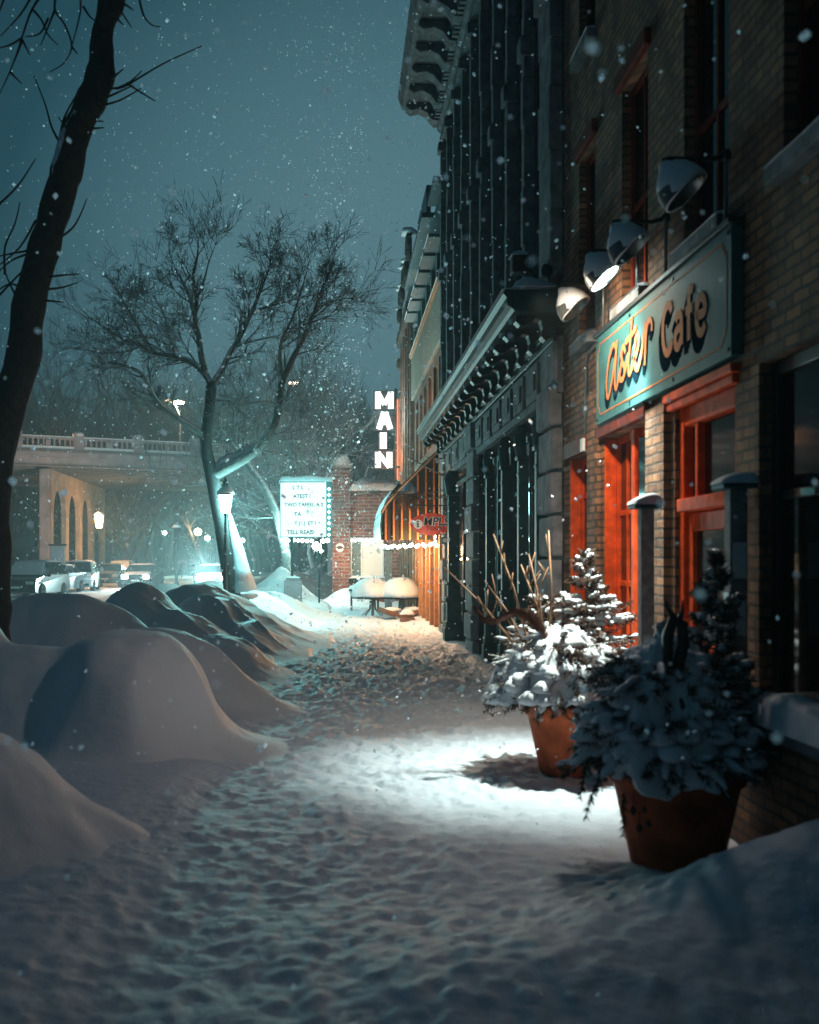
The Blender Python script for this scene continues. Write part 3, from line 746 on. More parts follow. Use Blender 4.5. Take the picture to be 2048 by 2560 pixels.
m.tube([(1.69, 5.5, 1.31), (1.66, 5.5, 1.36), (1.64, 5.5, 1.42)], [.02, .012, .003], 8); m.tube([(1.72, 5.5, 1.29), (1.735, 5.5, 1.35), (1.735, 5.5, 1.40)], [.018, .01, .003], 8)
m.build('dark_ribbon', black_paint, p2, smooth=True)
nd = MB(); st = MB()
for (x, y, z, dx, dz) in ((1.34, 5.6, .52, -.08, -.26), (1.45, 5.55, .42, .0, -.22), (1.28, 5.6, .58, -.04, -.2)):
    nd = MB(); a = Vector((x, y, z)); b = a+Vector((dx, 0, dz)); nd.tube([a, b], [.005, .002], 4); needles_on(nd, a, b, 90, .045, g2); nd.build('hanging_sprig', needle, p2)
for (x, z) in ((1.50, .33), (1.56, .34), (1.53, .24), (1.58, .27)):
    st.tube([(x, 5.55, z+.03), (x+.02, 5.6, z+.16)], [.002, .002], 4); st.lathe([(0, -.03), (.014, -.012), (.016, .004), (0, .03)], (x, 5.55, z), 8)
st.build('hanging_buds', needle, p2)

# low snow-covered stone beside pot
# ------------------------------------------------------------------ stone building
SY_A, SY_B = 11.40, 23.70
sb = thing('stone_building', 'tall soot darkened stone building with grey pilasters and a bracketed cornice', 'building', (XW, 17, 0))
ops_low = [(12.25, 18.15, .0, 3.35), (19.3, 23.1, .0, 3.3)]
npil = 9; pit = (SY_B-SY_A-.5)/npil
ups = []
for i in range(npil):
    a = SY_A+.45+i*pit; ups.append((a+.30, a+pit-.30, 4.9, 7.5)); ups.append((a+.30, a+pit-.30, 8.1, 10.1))
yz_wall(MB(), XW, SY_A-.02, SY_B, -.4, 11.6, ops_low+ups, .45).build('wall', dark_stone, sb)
for i, o in enumerate(ups):
    w = window(sb, o[0], o[1], o[2], o[3], depth=.38, frame=dark_iron, rails=(.5,), sill=False, fw=.05, snow_sill=False)
    m = MB(); yc = (o[0]+o[1])/2; r = (o[1]-o[0])/2; n = 10
    for k in range(n):
        a0, a1 = math.pi*k/n, math.pi*(k+1)/n
        ya, yb = yc-r*math.cos(a0), yc-r*math.cos(a1); za, zb = o[3]-r+r*math.sin(a0), o[3]-r+r*math.sin(a1)
        m.quad((XW+.02, ya, za), (XW+.02, yb, zb), (XW+.02, yb, o[3]+.01), (XW+.02, ya, o[3]+.01)); m.quad((XW+.02, ya, za), (XW+.2, ya, za), (XW+.2, yb, zb), (XW+.02, yb, zb))
    m.build('window_arch', pilaster_stone, w)
gp = random.Random(3)
for i in range(npil+1):
    y = SY_A+.45+i*pit - .02; wd = .20 if i else .38
    yy0, yy1 = (y-wd*.5, y+wd*.5) if i else (SY_A+.03, SY_A+.70)
    m = MB(); z = 4.72
    while z < 10.4:
        h = min(gp.uniform(.5, .8), 10.4-z); e = gp.uniform(-.012, .012)
        m.box(XW-.13+e, XW+.01, yy0+abs(e), yy1-abs(e), z, z+h-.008); z += h
    m.box(XW-.19, XW+.01, yy0-.05, yy1+.05, 10.41, 10.6); m.box(XW-.18, XW+.01, yy0-.04, yy1+.04, 7.62, 7.86)
    m.build('pilaster', pilaster_stone, sb, bevel=.015)
# ground floor stone piers with rusticated blocks
for (a, b) in ((SY_A+.02, 12.22), (18.2, 19.25), (23.12, 23.68)):
    m = MB(); z = -.2; k = 0
    while z < 3.9:
        h = .46; e = gp.uniform(-.025, .03); j = .10 if k % 2 else 0
        m.box(XW-.12+e, XW+.02, a+gp.uniform(0, .02)+j*.4, b-gp.uniform(0, .02), z, z+h-.03); z += h; k += 1
    m.build('quoin_pier', quoin_stone, sb, bevel=.03)
m = MB(); m.box(XW-.05, XW+.02, SY_A, SY_B, 3.36, 3.95); m.build('frieze', pilaster_stone, sb)
for (a, b) in ((12.3, 18.1), (19.35, 23.05)):
    n = int((b-a)/.95)
    for k in range(n):
        y0 = a+(b-a)*k/n; y1 = a+(b-a)*(k+1)/n
        m = MB(); m.box(XW-.09, XW-.0505, y0+.12, y1-.12, 3.45, 3.86); m.box(XW-.11, XW-.0905, y0+.24, y1-.24, 3.55, 3.76)
        m.build('frieze_panel', pilaster_stone, sb, bevel=.01)
# shop fronts behind
for (a, b) in ((12.25, 18.15), (19.3, 23.1)):
    n = int((b-a)/1.4); 
    for k in range(n):
        y0 = a+(b-a)*k/n; y1 = a+(b-a)*(k+1)/n
        window(sb, y0+.02, y1-.02, .05, 3.2, depth=.43, frame=iron if k % 2 else dark_iron, rails=(.16, .78), mull=(.5,), sill=False, fw=.09, name='shop_window')
# cast iron columns
def iron_column(y, x=XW-.10, h=3.28, w=.15, base=True):
    c = MB(); 
    c.box(x-w, x+w, y-w, y+w, -.05, .30); c.box(x-w*.85, x+w*.85, y-w*.85, y+w*.85, .301, .42); c.box(x-w*.72, x+w*.72, y-w*.72, y+w*.72, .421, .80)
    c.box(x-w*.9, x+w*.9, y-w*.9, y+w*.9, .801, .88); c.box(x-w*.62, x+w*.62, y-w*.62, y+w*.62, .881, 1.12); c.box(x-w*.75, x+w*.75, y-w*.75, y+w*.75, 1.121, 1.17)
    c.box(x-w*.55, x+w*.55, y-w*.6, y+w*.6, 1.171, h-.42); c.box(x-w*.62, x+w*.62, y-w*.7, y+w*.7, h-.62, h-.58)
    c.box(x-w*.75, x+w*.75, y-w*.8, y+w*.8, h-.419, h-.36)
    c.tube([(x-w*.2, y, h-.36), (x-w*.35, y, h-.12), (x-w*.2, y, h-.02), (x+w*.5, y, h)], [w*.62, w*.66, w*.6, w*.4], 12)
    return c.build('iron_column', iron, sb, bevel=.012)
iron_column(21.3, w=.19)
for y in (22.9, 19.6): iron_column(y, x=XW+.08, w=.12)
for y in (17.0, 15.4, 14.0, 12.75): iron_column(y, x=XW+.02, w=.12, h=3.3)
# bracketed shop cornice between the floors
cz0, cz1 = 3.98, 4.50; CX = 1.75; CY0, CY1 = 11.45, 24.1
poly = [(0, 4.44), (-.60, 4.44), (-.62, 4.40), (-.58, 4.36), (-.58, 4.28), (-.53, 4.25), (-.50, 4.22), (0, 4.20)]
M_ = Matrix(((1, 0, 0, XW), (0, 0, 1, CY0), (0, 1, 0, 0), (0, 0, 0, 1)))
ledge = MB(); ledge.prism(poly, CY1-CY0, M_)
cornice_paint = P('cornice_paint', (.012, .045, .052), .55, spec=.25, var=.3, vscale=5)
co = ledge.build('shop_cornice', cornice_paint, sb)
m = MB(); m.box(XW-.14, XW-.051, CY0, CY1, 3.98, 4.05); m.box(XW-.10, XW-.052, CY0, CY1, 3.90, 3.979)
m.build('lower_moulding', cornice_paint, co, bevel=.01)
for k in range(17):
    y = CY0+.10+k*(CY1-CY0-.3)/16
    pb = [(0, 4.195), (-.46, 4.195), (-.47, 4.13), (-.42, 4.08), (-.34, 4.10), (-.27, 4.16), (-.2, 4.14), (-.18, 4.05), (-.20, 3.97), (-.15, 3.92), (-.1, 3.98), (-.10, 4.055), (0, 4.056)]
    b = MB(); b.prism(pb, .17, Matrix(((1, 0, 0, XW-.001), (0, 0, 1, y), (0, 1, 0, 0), (0, 0, 0, 1))))
    b.build('bracket', dark_iron, co, bevel=.008)
m = MB()
for k in range(18):
    y = CY0+.35+k*.72
    if y < CY1: m.box(XW-.50, XW-.47, y-.03, y+.03, 4.155, 4.199)
m.build('soffit_glints', P('pale_teal_glint', (.35, .75, .78), .3, var=0), co)  # pale teal blocks painting in the glints along the cornice edge
snow_strip(XW-.63, XW-.02, CY0, CY1, 4.445, .09, seed=77).build('cornice_snow', snow_smooth, co, smooth=True)
snow_strip(XW-.50, XW-.02, CY0-.02, CY0+.9, 4.47, .16, seed=78).build('cornice_snow', snow_smooth, co, smooth=True)
# top cornice
tc = MB(); tp = [(0, 11.75), (-1.02, 11.75), (-1.05, 11.68), (-1.0, 11.55), (-.95, 11.42), (-.85, 11.38), (-.36, 11.36), (-.32, 11.2), (-.22, 11.15), (-.18, 10.95), (-.12, 10.9), (0, 10.88)]
tc.prism(tp, SY_B-SY_A+.1, Matrix(((1, 0, 0, XW), (0, 0, 1, SY_A), (0, 1, 0, 0), (0, 0, 0, 1))))
rc = tc.build('roof_cornice', pilaster_stone, sb)
for k in range(14):
    y = SY_A+.3+k*(SY_B-SY_A-.7)/13
    pb = [(-.18, 11.355), (-.88, 11.37), (-.9, 11.28), (-.8, 11.2), (-.62, 11.24), (-.45, 11.15), (-.34, 11.0), (-.20, 10.98)]
    MB().prism(pb, .34, Matrix(((1, 0, 0, XW), (0, 0, 1, y), (0, 1, 0, 0), (0, 0, 0, 1)))).build('modillion', pilaster_stone, rc, bevel=.02)
m = MB(); y = SY_A
while y < SY_B: m.box(XW-.30, XW-.181, y, y+.09, 11.0, 11.14); y += .17
m.build('dentils', pilaster_stone, rc)
MB().box(XW-.14, XW+.01, SY_A, SY_B+.05, 10.62, 10.78).build('upper_moulding', pilaster_stone, rc)

# floodlight box on the shop cornice
fl = thing('floodlight', 'unlit box floodlight with a snow cap above the shop cornice', 'floodlight', (1.95, 11.75, 4.5))
MB().box(1.86, 2.04, 11.65, 11.85, 4.68, 4.86).build('housing', dark_iron, fl, bevel=.012)
MB().tube([(2.12, 11.75, 4.50), (2.12, 11.75, 4.66), (2.05, 11.75, 4.74)], .018, 8).build('bracket', dark_iron, fl)
snow_strip(1.84, 2.06, 11.64, 11.86, 4.862, .055, seed=5).build('snow_cap', snow_smooth, fl, smooth=True)
MB().box(1.88, 2.02, 11.643, 11.649, 4.70, 4.84).build('lens', glass, fl)
fl2 = thing('floodlight', 'small round spotlight tucked beside the box floodlight, against the stone', 'floodlight', (2.25, 11.6, 4.5))
MB().lathe([(0, -.05), (.05, -.05), (.065, .0), (.05, .06), (0, .07)], (2.22, 11.6, 4.68), 14).build('housing', dark_iron, fl2, smooth=True)
MB().tube([(2.25, 11.6, 4.46), (2.24, 11.6, 4.65)], .014, 6).build('bracket', dark_iron, fl2)
blobm = MB(); blob(blobm, (2.22, 11.6, 4.745), .05, gp); blobm.build('snow_cap', snow_smooth, fl2, smooth=True)

# ------------------------------------------------------------------ far building with awning, cream panel
fb = thing('far_building', 'orange lit building with cream fascia panel and snowy window hoods past the stone one', 'building', (XW, 29, 0))
YA, YB = 24.05, 33.6
wins = [(YA+.25+k*1.5, YA+1.35+k*1.5, 4.45, 6.35) for k in range(6)]
top = [(YA+.25+k*1.5, YA+1.35+k*1.5, 8.0, 8.75) for k in range(6)]
low = [(YA+1.2+k*1.25, YA+2.1+k*1.25, .1, 2.15) for k in range(6)]
mw = MB(); yz_wall(mw, XW, YA, YB, -.4, 7.9, wins+low, .3); mw.build('wall', orange_brick, fb)
mw = MB(); yz_wall(mw, XW-.05, YA+.05, YB-.05, 7.95, 9.9, top, .25, back=6); mw.build('upper_cladding', teal_metal, fb)
for o in wins: window(fb, *o, depth=.26, frame=cedar, rails=(.55,), mull=(.33, .66), sill=False, fw=.06)
for o in top:
    w = window(fb, *o, X=XW-.05, depth=.2, frame=dark_iron, rails=(), sill=False)
    yy0, yy1 = o[0]-.05, o[1]+.05
    MB().box(XW-.34, XW-.051, yy0, yy1, 8.78, 8.84).build('hood', teal_metal, w)
    snow_strip(XW-.36, XW-.06, yy0, yy1, 8.842, .10, seed=int(o[0])).build('hood_snow', snow_smooth, w, smooth=True)
for o in low: window(fb, *o, depth=.26, frame=cedar, g=glass2, rails=(.5,), sill=False)
MB().box(XW-.10, XW-.001, YA+.02, YB-.02, 6.5, 7.78).build('fascia_panel', cream, fb, bevel=.02)
MB().box(XW-.16, XW-.001, YA+.02, YB-.02, 7.785, 7.84).build('fascia_cap', cedar, fb)
snow_strip(XW-.18, XW-.06, YA+.02, YB-.02, 7.842, .07, seed=9).build('fascia_snow', snow_smooth, fb, smooth=True)
m = MB(); m.box(XW-.25, XW+5, YA-.05, YA+1.6, 9.91, 10.05); m.box(XW-.32, XW+5, YA+2.4, YB, 9.905, 10.03); m.box(XW-.16, XW-.051, YA+3, YA+6.0, 10.04, 10.9)
m.build('parapet', teal_metal, fb)
for k in range(8):
    y = YA+.12+k*1.22
    MB().box(XW-.11, XW-.002, y, y+.16, -.1, 4.1).build('timber_post', cedar if k else P('post_lit_tint', (.55, .30, .13), .6, var=.2), fb, bevel=.01)  # lamplight is put into the nearest post's lighter wood colour
# theatre facade beyond
th = thing('theatre_building', 'narrow dark ornate facade with snowy scrolls along its roofline, behind the MAIN sign', 'building', (XW, 37, 0))
mw = MB(); tw_ = [(34.2+k*1.3, 35.0+k*1.3, 5, 8.6) for k in range(4)]
yz_wall(mw, XW, 33.65, 39.3, -.4, 10.6, tw_, .3); mw.build('wall', orange_brick, th)
for o in tw_: window(th, *o, depth=.26, frame=cedar, rails=(.33, .66), mull=(.5,), sill=False)
for k, (y, z, rr) in enumerate(((34.1, 11.3, .55), (35.3, 10.9, .38), (36.4, 10.95, .42), (37.5, 10.7, .34), (38.4, 10.75, .38), (39.1, 10.3, .3), (39.2, 9.4, .25), (39.25, 8.6, .22))):
    s = MB(); pts = [(XW-.15, y+math.cos(a)*rr*(1-a/9), z+math.sin(a)*rr*(1-a/9)) for a in [i*.4 for i in range(18)]]
    s.tube(pts, .09, 7); o = s.build('roof_scroll', dark_stone, th, smooth=True)
    bb = MB(); blob(bb, (XW-.15, y, z+rr*.95), rr*.45, gp, sy=1.3); bb.build('scroll_snow', snow_smooth, o, smooth=True)
m = MB(); 
for k in range(5): m.box(XW-.12, XW-.001, 33.9+k*1.3-.13, 33.9+k*1.3+.13, 0, 9.3)
m.build('pilaster', orange_brick, th)
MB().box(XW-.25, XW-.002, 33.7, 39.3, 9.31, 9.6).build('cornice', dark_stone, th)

# awning (side of it faces us): sloped roof with curved front, striped cheek
aw = thing('awning', 'large dark awning with orange lit ribs and snow on its slope', 'awning', (XW, 26, 2))
AX0, AX1 = .96+.0, XW-.005; AY0, AY1 = 25.0, 29.8; Z0 = 2.05
curve = [(AX0+.02, Z0), (AX0, Z0+.35), (AX0+.03, Z0+.62), (AX0+.14, Z0+.82), (AX0+.4, Z0+1.12), (AX1, Z0+1.98+.12)]
m = MB()
for (a, b) in zip(curve, curve[1:]):
    m.quad((a[0], AY0, a[1]), (b[0], AY0, b[1]), (b[0], AY1, b[1]), (a[0], AY1, a[1]))
o = m.build('canopy', teal_metal, aw); so = o.modifiers.new('t', 'SOLIDIFY'); so.thickness = .04
poly = [(x+.02, z-.03) for x, z in curve[1:-1]] + [(AX1, curve[-1][1]-.05), (AX1, Z0+.02), (AX0+.04, Z0+.02)]
MB().prism(poly, -.02, Matrix(((1, 0, 0, 0), (0, 0, 1, AY0+.06), (0, 1, 0, 0), (0, 0, 0, 1)))).build('cheek', P('awning_cloth', (.006, .010, .011), .7, var=.2), aw)
def aw_top(x):
    for (a, b) in zip(curve[1:], curve[2:]):
        if a[0] <= x <= b[0]: return a[1]+(b[1]-a[1])*(x-a[0])/(b[0]-a[0])
    return curve[-1][1]
for k in range(8):
    x = AX0+.13+k*.185
    MB().box(x-.022, x+.022, AY0-.02, AY0+.035, Z0+.02, aw_top(x)-.06).build('rib', cedar, aw, bevel=.006)
m = MB(); 
for (a, b) in zip(curve[2:], curve[3:]):
    m.tube([(a[0], AY0-.01, a[1]+.02), (b[0], AY0-.01, b[1]+.02)], .035, 6)
m.build('edge_rail', cream, aw)
for (xa, xb, h, sd) in ((AX0+.05, AX0+.52, .17, 3), (AX0+.75, AX1-.25, .06, 4)):
    vs = []; nx, ny = 14, 30; m = MB()
    for j in range(ny):
        for i in range(nx):
            u = i/(nx-1); v = j/(ny-1); x = xa+(xb-xa)*u
            vs.append((x, AY0+.02+(AY1-AY0-.1)*v, aw_top(x)+.02+h*(4*u*(1-u))**.5*(1+.5*float(vnoise(np.array(u*3+sd), np.array(v*7), sd)))))
    m.add(vs, [(j*nx+i, j*nx+i+1, (j+1)*nx+i+1, (j+1)*nx+i) for j in range(ny-1) for i in range(nx-1)])
    m.build('awning_snow', snow_smooth, aw, smooth=True)
# string of bulbs under awning: each bulb counted
sl = thing('string_lights', 'string of glowing bulbs hung under the awning', 'string lights', (1.5, 26, 2))
wire = MB(); wire.tube([(1.0, 25.1, 2.03), (1.6, 26.5, 1.95), (2.2, 24.8, 2.03)], .006, 4); wire.build('wire', black_paint, sl)
for k in range(18):
    t = k/17; x = 1.18+1.06*(t**.9)+.02*math.sin(k*3); y = 29.6-4.6*t; z = 1.96+.025*math.sin(k*2.1)
    MB().lathe([(0, -.045), (.036, -.02), (.045, .01), (.026, .04), (0, .045)], (x, y, z), 10).build('bulb', em_bulb, sl, smooth=True)
for (x, y) in ((1.7, 24.55), (1.7, 27.2), (1.6, 29.4)):
    light('POINT', (x, y, 1.84), 150, (1.0, .47, .19), .12, name='awning_bulb_light')
# round plaque & lit soffit lights
pq = thing('wall_plaque', 'small round teal plaque projecting below the oval red sign', 'plaque', (2.25, 22.9, 2.0))
Mq = Matrix(((1, 0, 0, 2.24), (0, 0, -1, 22.9), (0, 1, 0, 2.02), (0, 0, 0, 1)))
MB().lathe([(0, 0), (.085, 0), (.09, .01), (.085, .02), (.05, .021), (.0, .021)], (0, 0, 0), 20, Mq).build('disc', ring_teal, pq)
MB().lathe([(0, .022), (.045, .022), (.045, .026), (0, .026)], (0, 0, 0), 20, Mq).build('emblem', plate_white, pq)

# oval red sign: i MPLS TOURS
def text_mesh(txt, size, M, mat, parent, name='lettering', extrude=.004, bold=.0, shear=0, align='CENTER'):
    c = bpy.data.curves.new('t', 'FONT'); c.body = txt; c.size = size; c.extrude = extrude; c.offset = bold; c.shear = shear; c.align_x = align; c.align_y = 'CENTER'; c.resolution_u = 4
    o = bpy.data.objects.new('t', c); COL.objects.link(o); dg = bpy.context.evaluated_depsgraph_get()
    me = bpy.data.meshes.new_from_object(o.evaluated_get(dg)); bpy.data.objects.remove(o)
    off = wl(parent) if parent is not None else Vector()
    me.transform(Matrix.Translation(-off) @ M); me.name = name; me.materials.clear(); me.materials.append(mat)
    q = bpy.data.objects.new(name, me); COL.objects.link(q); q.parent = parent
    return q
def Mf(x, y, z): return Matrix(((1, 0, 0, x), (0, 0, -1, y), (0, 1, 0, z), (0, 0, 0, 1)))
ox, oy, oz = 1.90, 22.3, 2.34
ov = thing('oval_sign', 'oval red hanging sign reading i MPLS TOURS', 'sign', (ox, oy, oz))
ell = [(.43*math.cos(a*math.pi/24), .225*math.sin(a*math.pi/24)) for a in range(48)]
MB().prism(ell, .03, Mf(ox, oy, oz)).build('panel', sign_red, ov)
MB().lathe([(0, .031), (.095, .031), (.095, .036), (0, .036)], (0, 0, 0), 24, Mf(ox-.27, oy, oz)).build('disc', plate_white, ov)
im = MB(); im.box(ox-.285, ox-.255, oy-.042, oy-.0365, oz-.055, oz+.02); im.box(ox-.30, ox-.24, oy-.0425, oy-.037, oz-.065, oz-.05); im.box(ox-.297, ox-.26, oy-.0423, oy-.0368, oz+.008, oz+.022); im.box(ox-.287, ox-.253, oy-.042, oy-.0365, oz+.038, oz+.066)
im.build('information_mark', black_paint, ov)
text_mesh('MPLS', .235, Mf(ox+.10, oy-.032, oz+.045), plate_white, ov, 'letter_outline', .003, .014, .1)
text_mesh('MPLS', .235, Mf(ox+.10, oy-.038, oz+.045), black_paint, ov, 'lettering', .003, .004, .1)
text_mesh('TOURS', .12, Mf(ox+.09, oy-.034, oz-.085), P('faded_red', (.16, .02, .02), .6, var=.1), ov, 'lettering', .003, .004)
wb = thing('wall_bulb', 'pair of bare glowing bulbs just under the oval red sign', 'bulb', (1.95, 21.9, 2.0))
MB().tube([(XW-.1, 21.95, 2.13), (1.95, 21.9, 2.12)], .008, 5).build('bracket', dark_iron, wb)
for zz in (2.08, 1.98): MB().lathe([(0, -.03), (.026, 0), (0, .03)], (1.95, 21.9, zz), 10).build('bulb', em_bulb, wb, smooth=True)
light('POINT', (1.72, 21.5, 2.0), 17, (1.0, .80, .62), .08, name='wall_bulb_light')
m = MB(); m.tube([(XW, oy, oz+.38), (1.5, oy, oz+.38)], .014, 6); m.tube([(1.6, oy, oz+.38), (1.6, oy, oz+.16)], .008, 5); m.tube([(2.15, oy, oz+.38), (2.15, oy, oz+.19)], .008, 5)
m.build('bracket', dark_iron, ov)
# empty bracket arm above and hanging dried basket
br_ = thing('wall_bracket', 'empty steel bracket arm above the hanging basket', 'bracket', (XW, 23, 4.0))
m = MB(); m.tube([(XW, 22.9, 3.72), (1.40, 22.9, 3.80), (XW, 22.9, 3.30)], .022, 6); m.tube([(XW-.02, 22.9, 3.25), (XW-.02, 22.9, 3.78)], .02, 6); m.build('arm', wood_grey, br_)
hb = thing('hanging_basket', 'hanging basket of dried stems under a cone of snow', 'hanging basket', (1.55, 22.7, 2.9))
bx, by, bz = 1.48, 22.7, 2.98
gb = random.Random(5); m = MB()
for i in range(420):
    a = gb.uniform(0, 6.283); e = gb.uniform(-1.3, .25); L = gb.uniform(.14, .30); d = Vector((math.cos(a)*math.cos(e), math.sin(a)*math.cos(e), math.sin(e)))
    p = Vector((bx, by, bz))+d*.06; q = p+d*L; m.tube([p, q], [.006, .002], 3, False)
    w = d.orthogonal().normalized()*.014; m.add([q-w, q+w, q+d*.05], [(0, 1, 2)])
m.build('dried_stems', twig_tan, hb)
m = MB(); m.lathe([(0, -.16), (.10, -.13), (.16, -.03), (.17, .0), (0, .01)], (bx, by, bz), 16); m.build('basket', brown_block, hb)
m = MB(); m.lathe([(.17, 0), (.18, .03), (.14, .12), (.08, .2), (.03, .235), (0, .24)], (bx, by, bz), 18, None, lambda a, i: 1+.1*math.sin(3*a)); m.build('snow_cone', snow_smooth, hb, smooth=True)
m = MB(); m.tube([(XW, by, bz-.06), (bx, by, bz-.10)], .014, 6); m.tube([(XW, by, bz+.12), (bx+.1, by, bz-.06)], .01, 6); m.build('bracket', wood_grey, hb)

# ------------------------------------------------------------------ brick end building with MAIN sign
eb = thing('brick_annex', 'low red brick annex with a thick pillar and snow on its roof, closing the path', 'building', (1.0, 44, 0))
EY = 42.0
def w2(x, y=EY): return (x-VX)*y/F
def h2(yy, y=EY): return CH+(VY-yy)*y/F
m = MB(); xA, xB = w2(737), XW-.02
m.box(xA, xB, EY, EY+6, -.3, h2(1034)); m.build('wall', red_brick, eb)
MB().box(xA+.0, w2(808), EY-.03, EY-.002, h2(1216), h2(1131)).build('window_recess', dark_room, eb)
wn = MB(); xa, xb, za, zb = xA+.02, w2(808), h2(1215), h2(1132)
for (a, b, c, d) in ((xa, xb, zb-.06, zb), (xa, xb, za, za+.06), (xa, xa+.06, za+.06, zb-.06), (xb-.06, xb, za+.06, zb-.06), (xa+.40, xa+.45, za+.06, zb-.06)): wn.box(a, b, EY-.10, EY-.032, c, d)
wo = wn.build('window', plate_white, eb)
MB().box(xa+.06, xa+.40, EY-.05, EY-.04, za+.06, zb-.06).build('pane', P('bright_pane', (.12, .17, .17), .08, spec=.8, var=.2, vscale=3), wo)
MB().box(xa+.45, xb-.06, EY-.05, EY-.04, za+.06, zb-.06).build('pane', em_win, wo)
MB().box(xA-.05, XW-.1, EY-.28, EY-.003, za-.12, za-.04).build('sill', dark_stone, wo)
snow_strip(xA-.06, XW-.1, EY-.30, EY-.01, za-.038, .09, seed=12).build('sill_snow', snow_smooth, wo, smooth=True)
MB().box(w2(750), w2(765), EY-.02, EY-.001, h2(1240), h2(1227)).build('vent', dark_iron, eb)
m = MB(); m.box(w2(700), w2(737), EY-.25, EY+1.2, -.3, h2(990)); m.build('pillar', red_brick, eb)
pl_ = MB(); pl_.box(w2(698), w2(739), EY-.3, EY+1.25, h2(990)+.001, h2(987)); pl_.build('pillar_cap', dark_stone, eb)
m = MB(); m.lathe([(0, 0), (.42, 0), (.40, .22), (.30, .42), (.17, .56), (0, .60)], (w2(719), EY+.3, h2(987)), 20, None, lambda a, i: 1+.07*math.sin(2*a)); m.build('pillar_snow', snow_smooth, eb, smooth=True)
snow_strip(w2(735), XW-.02, EY-.55, EY+6, h2(1034), .52, seed=15, p=.35).build('roof_snow', snow_smooth, eb, smooth=True)
m = MB(); m.box(w2(775), w2(800), EY-.35, EY-.003, h2(1040), h2(1030)); m.build('wall_light_housing', dark_iron, eb)
emb = thing('round_emblem', 'round white emblem with a dark eye shaped mark on the brick pillar', 'sign', (w2(717), EY-.3, h2(1153)))
MB().lathe([(0, 0), (.165, 0), (.165, .02), (0, .02)], (0, 0, 0), 24, Mf(w2(716), EY-.26, h2(1153))).build('disc', plate_white, emb)
m = MB(); Me = Mf(w2(716), EY-.282, h2(1153))
m.prism([(-.24, .03), (-.12, .02), (-.03, .07), (.05, .06), (.14, -.01), (.24, -.08), (.12, -.06), (.04, -.05), (-.05, -.07), (-.11, -.02)], .012, Me)
m.build('emblem_mark', P('emblem_brown', (.06, .02, .015), .6, var=.1), emb)
# MAIN sign
ms = thing('vertical_sign', 'vertical glowing sign with white letters MAIN', 'sign', (2.1, 41, 4.9))
MY = 40.0
def mx(x): return (x-VX)*MY/F
def mz(y): return CH+(VY-y)*MY/F
m = MB(); m.box(mx(831), mx(836), MY-.05, MY+.25, mz(1010), mz(818)); m.box(mx(836), XW+.1, MY, MY+.1, mz(826), mz(822)); m.box(mx(836), XW+.1, MY, MY+.1, mz(985), mz(981))
m.build('frame', dark_iron, ms)
bk = MB(); 
for (a, b, c, d) in ((787, 831, 822, 863), (789, 830, 866, 907), (797, 817, 909, 947), (787, 829, 949, 988)):
    bk.box(mx(a), mx(b), MY+.0, MY+.16, mz(d), mz(c))
bk.build('letter_box', P('sign_can', (.03, .02, .02), .6, var=.2), ms)
LM = {'M': [[(0, 0), (0, 1)], [(.0, .97), (.5, .25)], [(.5, .25), (1, .97)], [(1, 0), (1, 1)]],
      'A': [[(.0, 0), (.45, 1)], [(.55, 1), (1, 0)], [(.2, .35), (.8, .35)]],
      'I': [[(.5, 0), (.5, 1)]],
      'N': [[(0, 0), (0, 1)], [(.0, .98), (1, .02)], [(1, 0), (1, 1)]]}
for ch, a, b, c, d in (('M', 790, 829, 825, 861), ('A', 792, 828, 868, 904), ('I', 799, 815, 911, 945), ('N', 790, 826, 952, 985)):
    w = mx(b)-mx(a); h = mz(c)-mz(d); sw = .205 if ch != 'I' else .24; m = MB(); MM = Mf(mx(a), MY-.02, mz(d))
    for k, s_ in enumerate(LM[ch]):
        sww = sw*(.8 if (ch in 'MN' and k in (1, 2) and not (ch == 'N' and k == 2)) else 1)
        if ch == 'A' and k == 2: sww = .12
        m.stroke([(sw*.5+x*(w-sw), y*h) for x, y in s_], sww, .05+.002*k, MM, False)
    m.build('letter', em_main, ms)
nb_ = thing('neon_fin', 'tall orange glowing fin on the wall beside the MAIN sign', 'sign', (2.2, 40.5, 4))
MB().box(mx(839), XW-.03, MY+.4, MY+.9, mz(1010), mz(835)).build('fin', concrete_warm, nb_)
MB().box(mx(839)-.03, mx(839)-.002, MY+.36, MY+.42, mz(1008), mz(838)).build('neon_tube', em_pink, nb_)
light('POINT', (1.5, MY-2.8, mz(900)), 260, (.75, 1.0, .95), .5, name='sign_letters_light')
light('POINT', (1.5, 27.5, 5.0), 55, (1.0, .45, .20), .2, name='upper_awning_light')
light('POINT', (2.0, MY-1.6, 5.2), 120, (1.0, .36, .13), .3, name='fin_light')

# ------------------------------------------------------------------ letter board (marquee) on a post
LY = 35.5
def lx(x, y=LY): return (x-VX)*y/F
def lz(yy, y=LY): return CH+(VY-yy)*y/F
lb = thing('letter_board', 'glowing white letter board on a thin post with snow on top', 'sign', (lx(644), LY, 0))
MB().box(lx(589), lx(699), LY, LY+.35, lz(1132), lz(1014)).build('cabinet', teal_metal, lb)
MB().box(lx(591), lx(687), LY-.03, LY-.002, lz(1130), lz(1016)).build('lit_face', em_face, lb)
m = MB(); m.tube([(lx(615), LY+.15, 0), (lx(615), LY+.15, lz(1132))], .045, 8); m.tube([(lx(672), LY+.15, 0), (lx(672), LY+.15, lz(1132))], .03, 8)
m.build('post', iron, lb)
snow_strip(lx(587), lx(702), LY-.12, LY+.45, lz(1014)+.002, .17, seed=42, p=.12).build('snow_cap', snow_smooth, lb, smooth=True)
letter_dark = P('board_letter', (.0, .045, .06), .9, spec=.0, var=0)
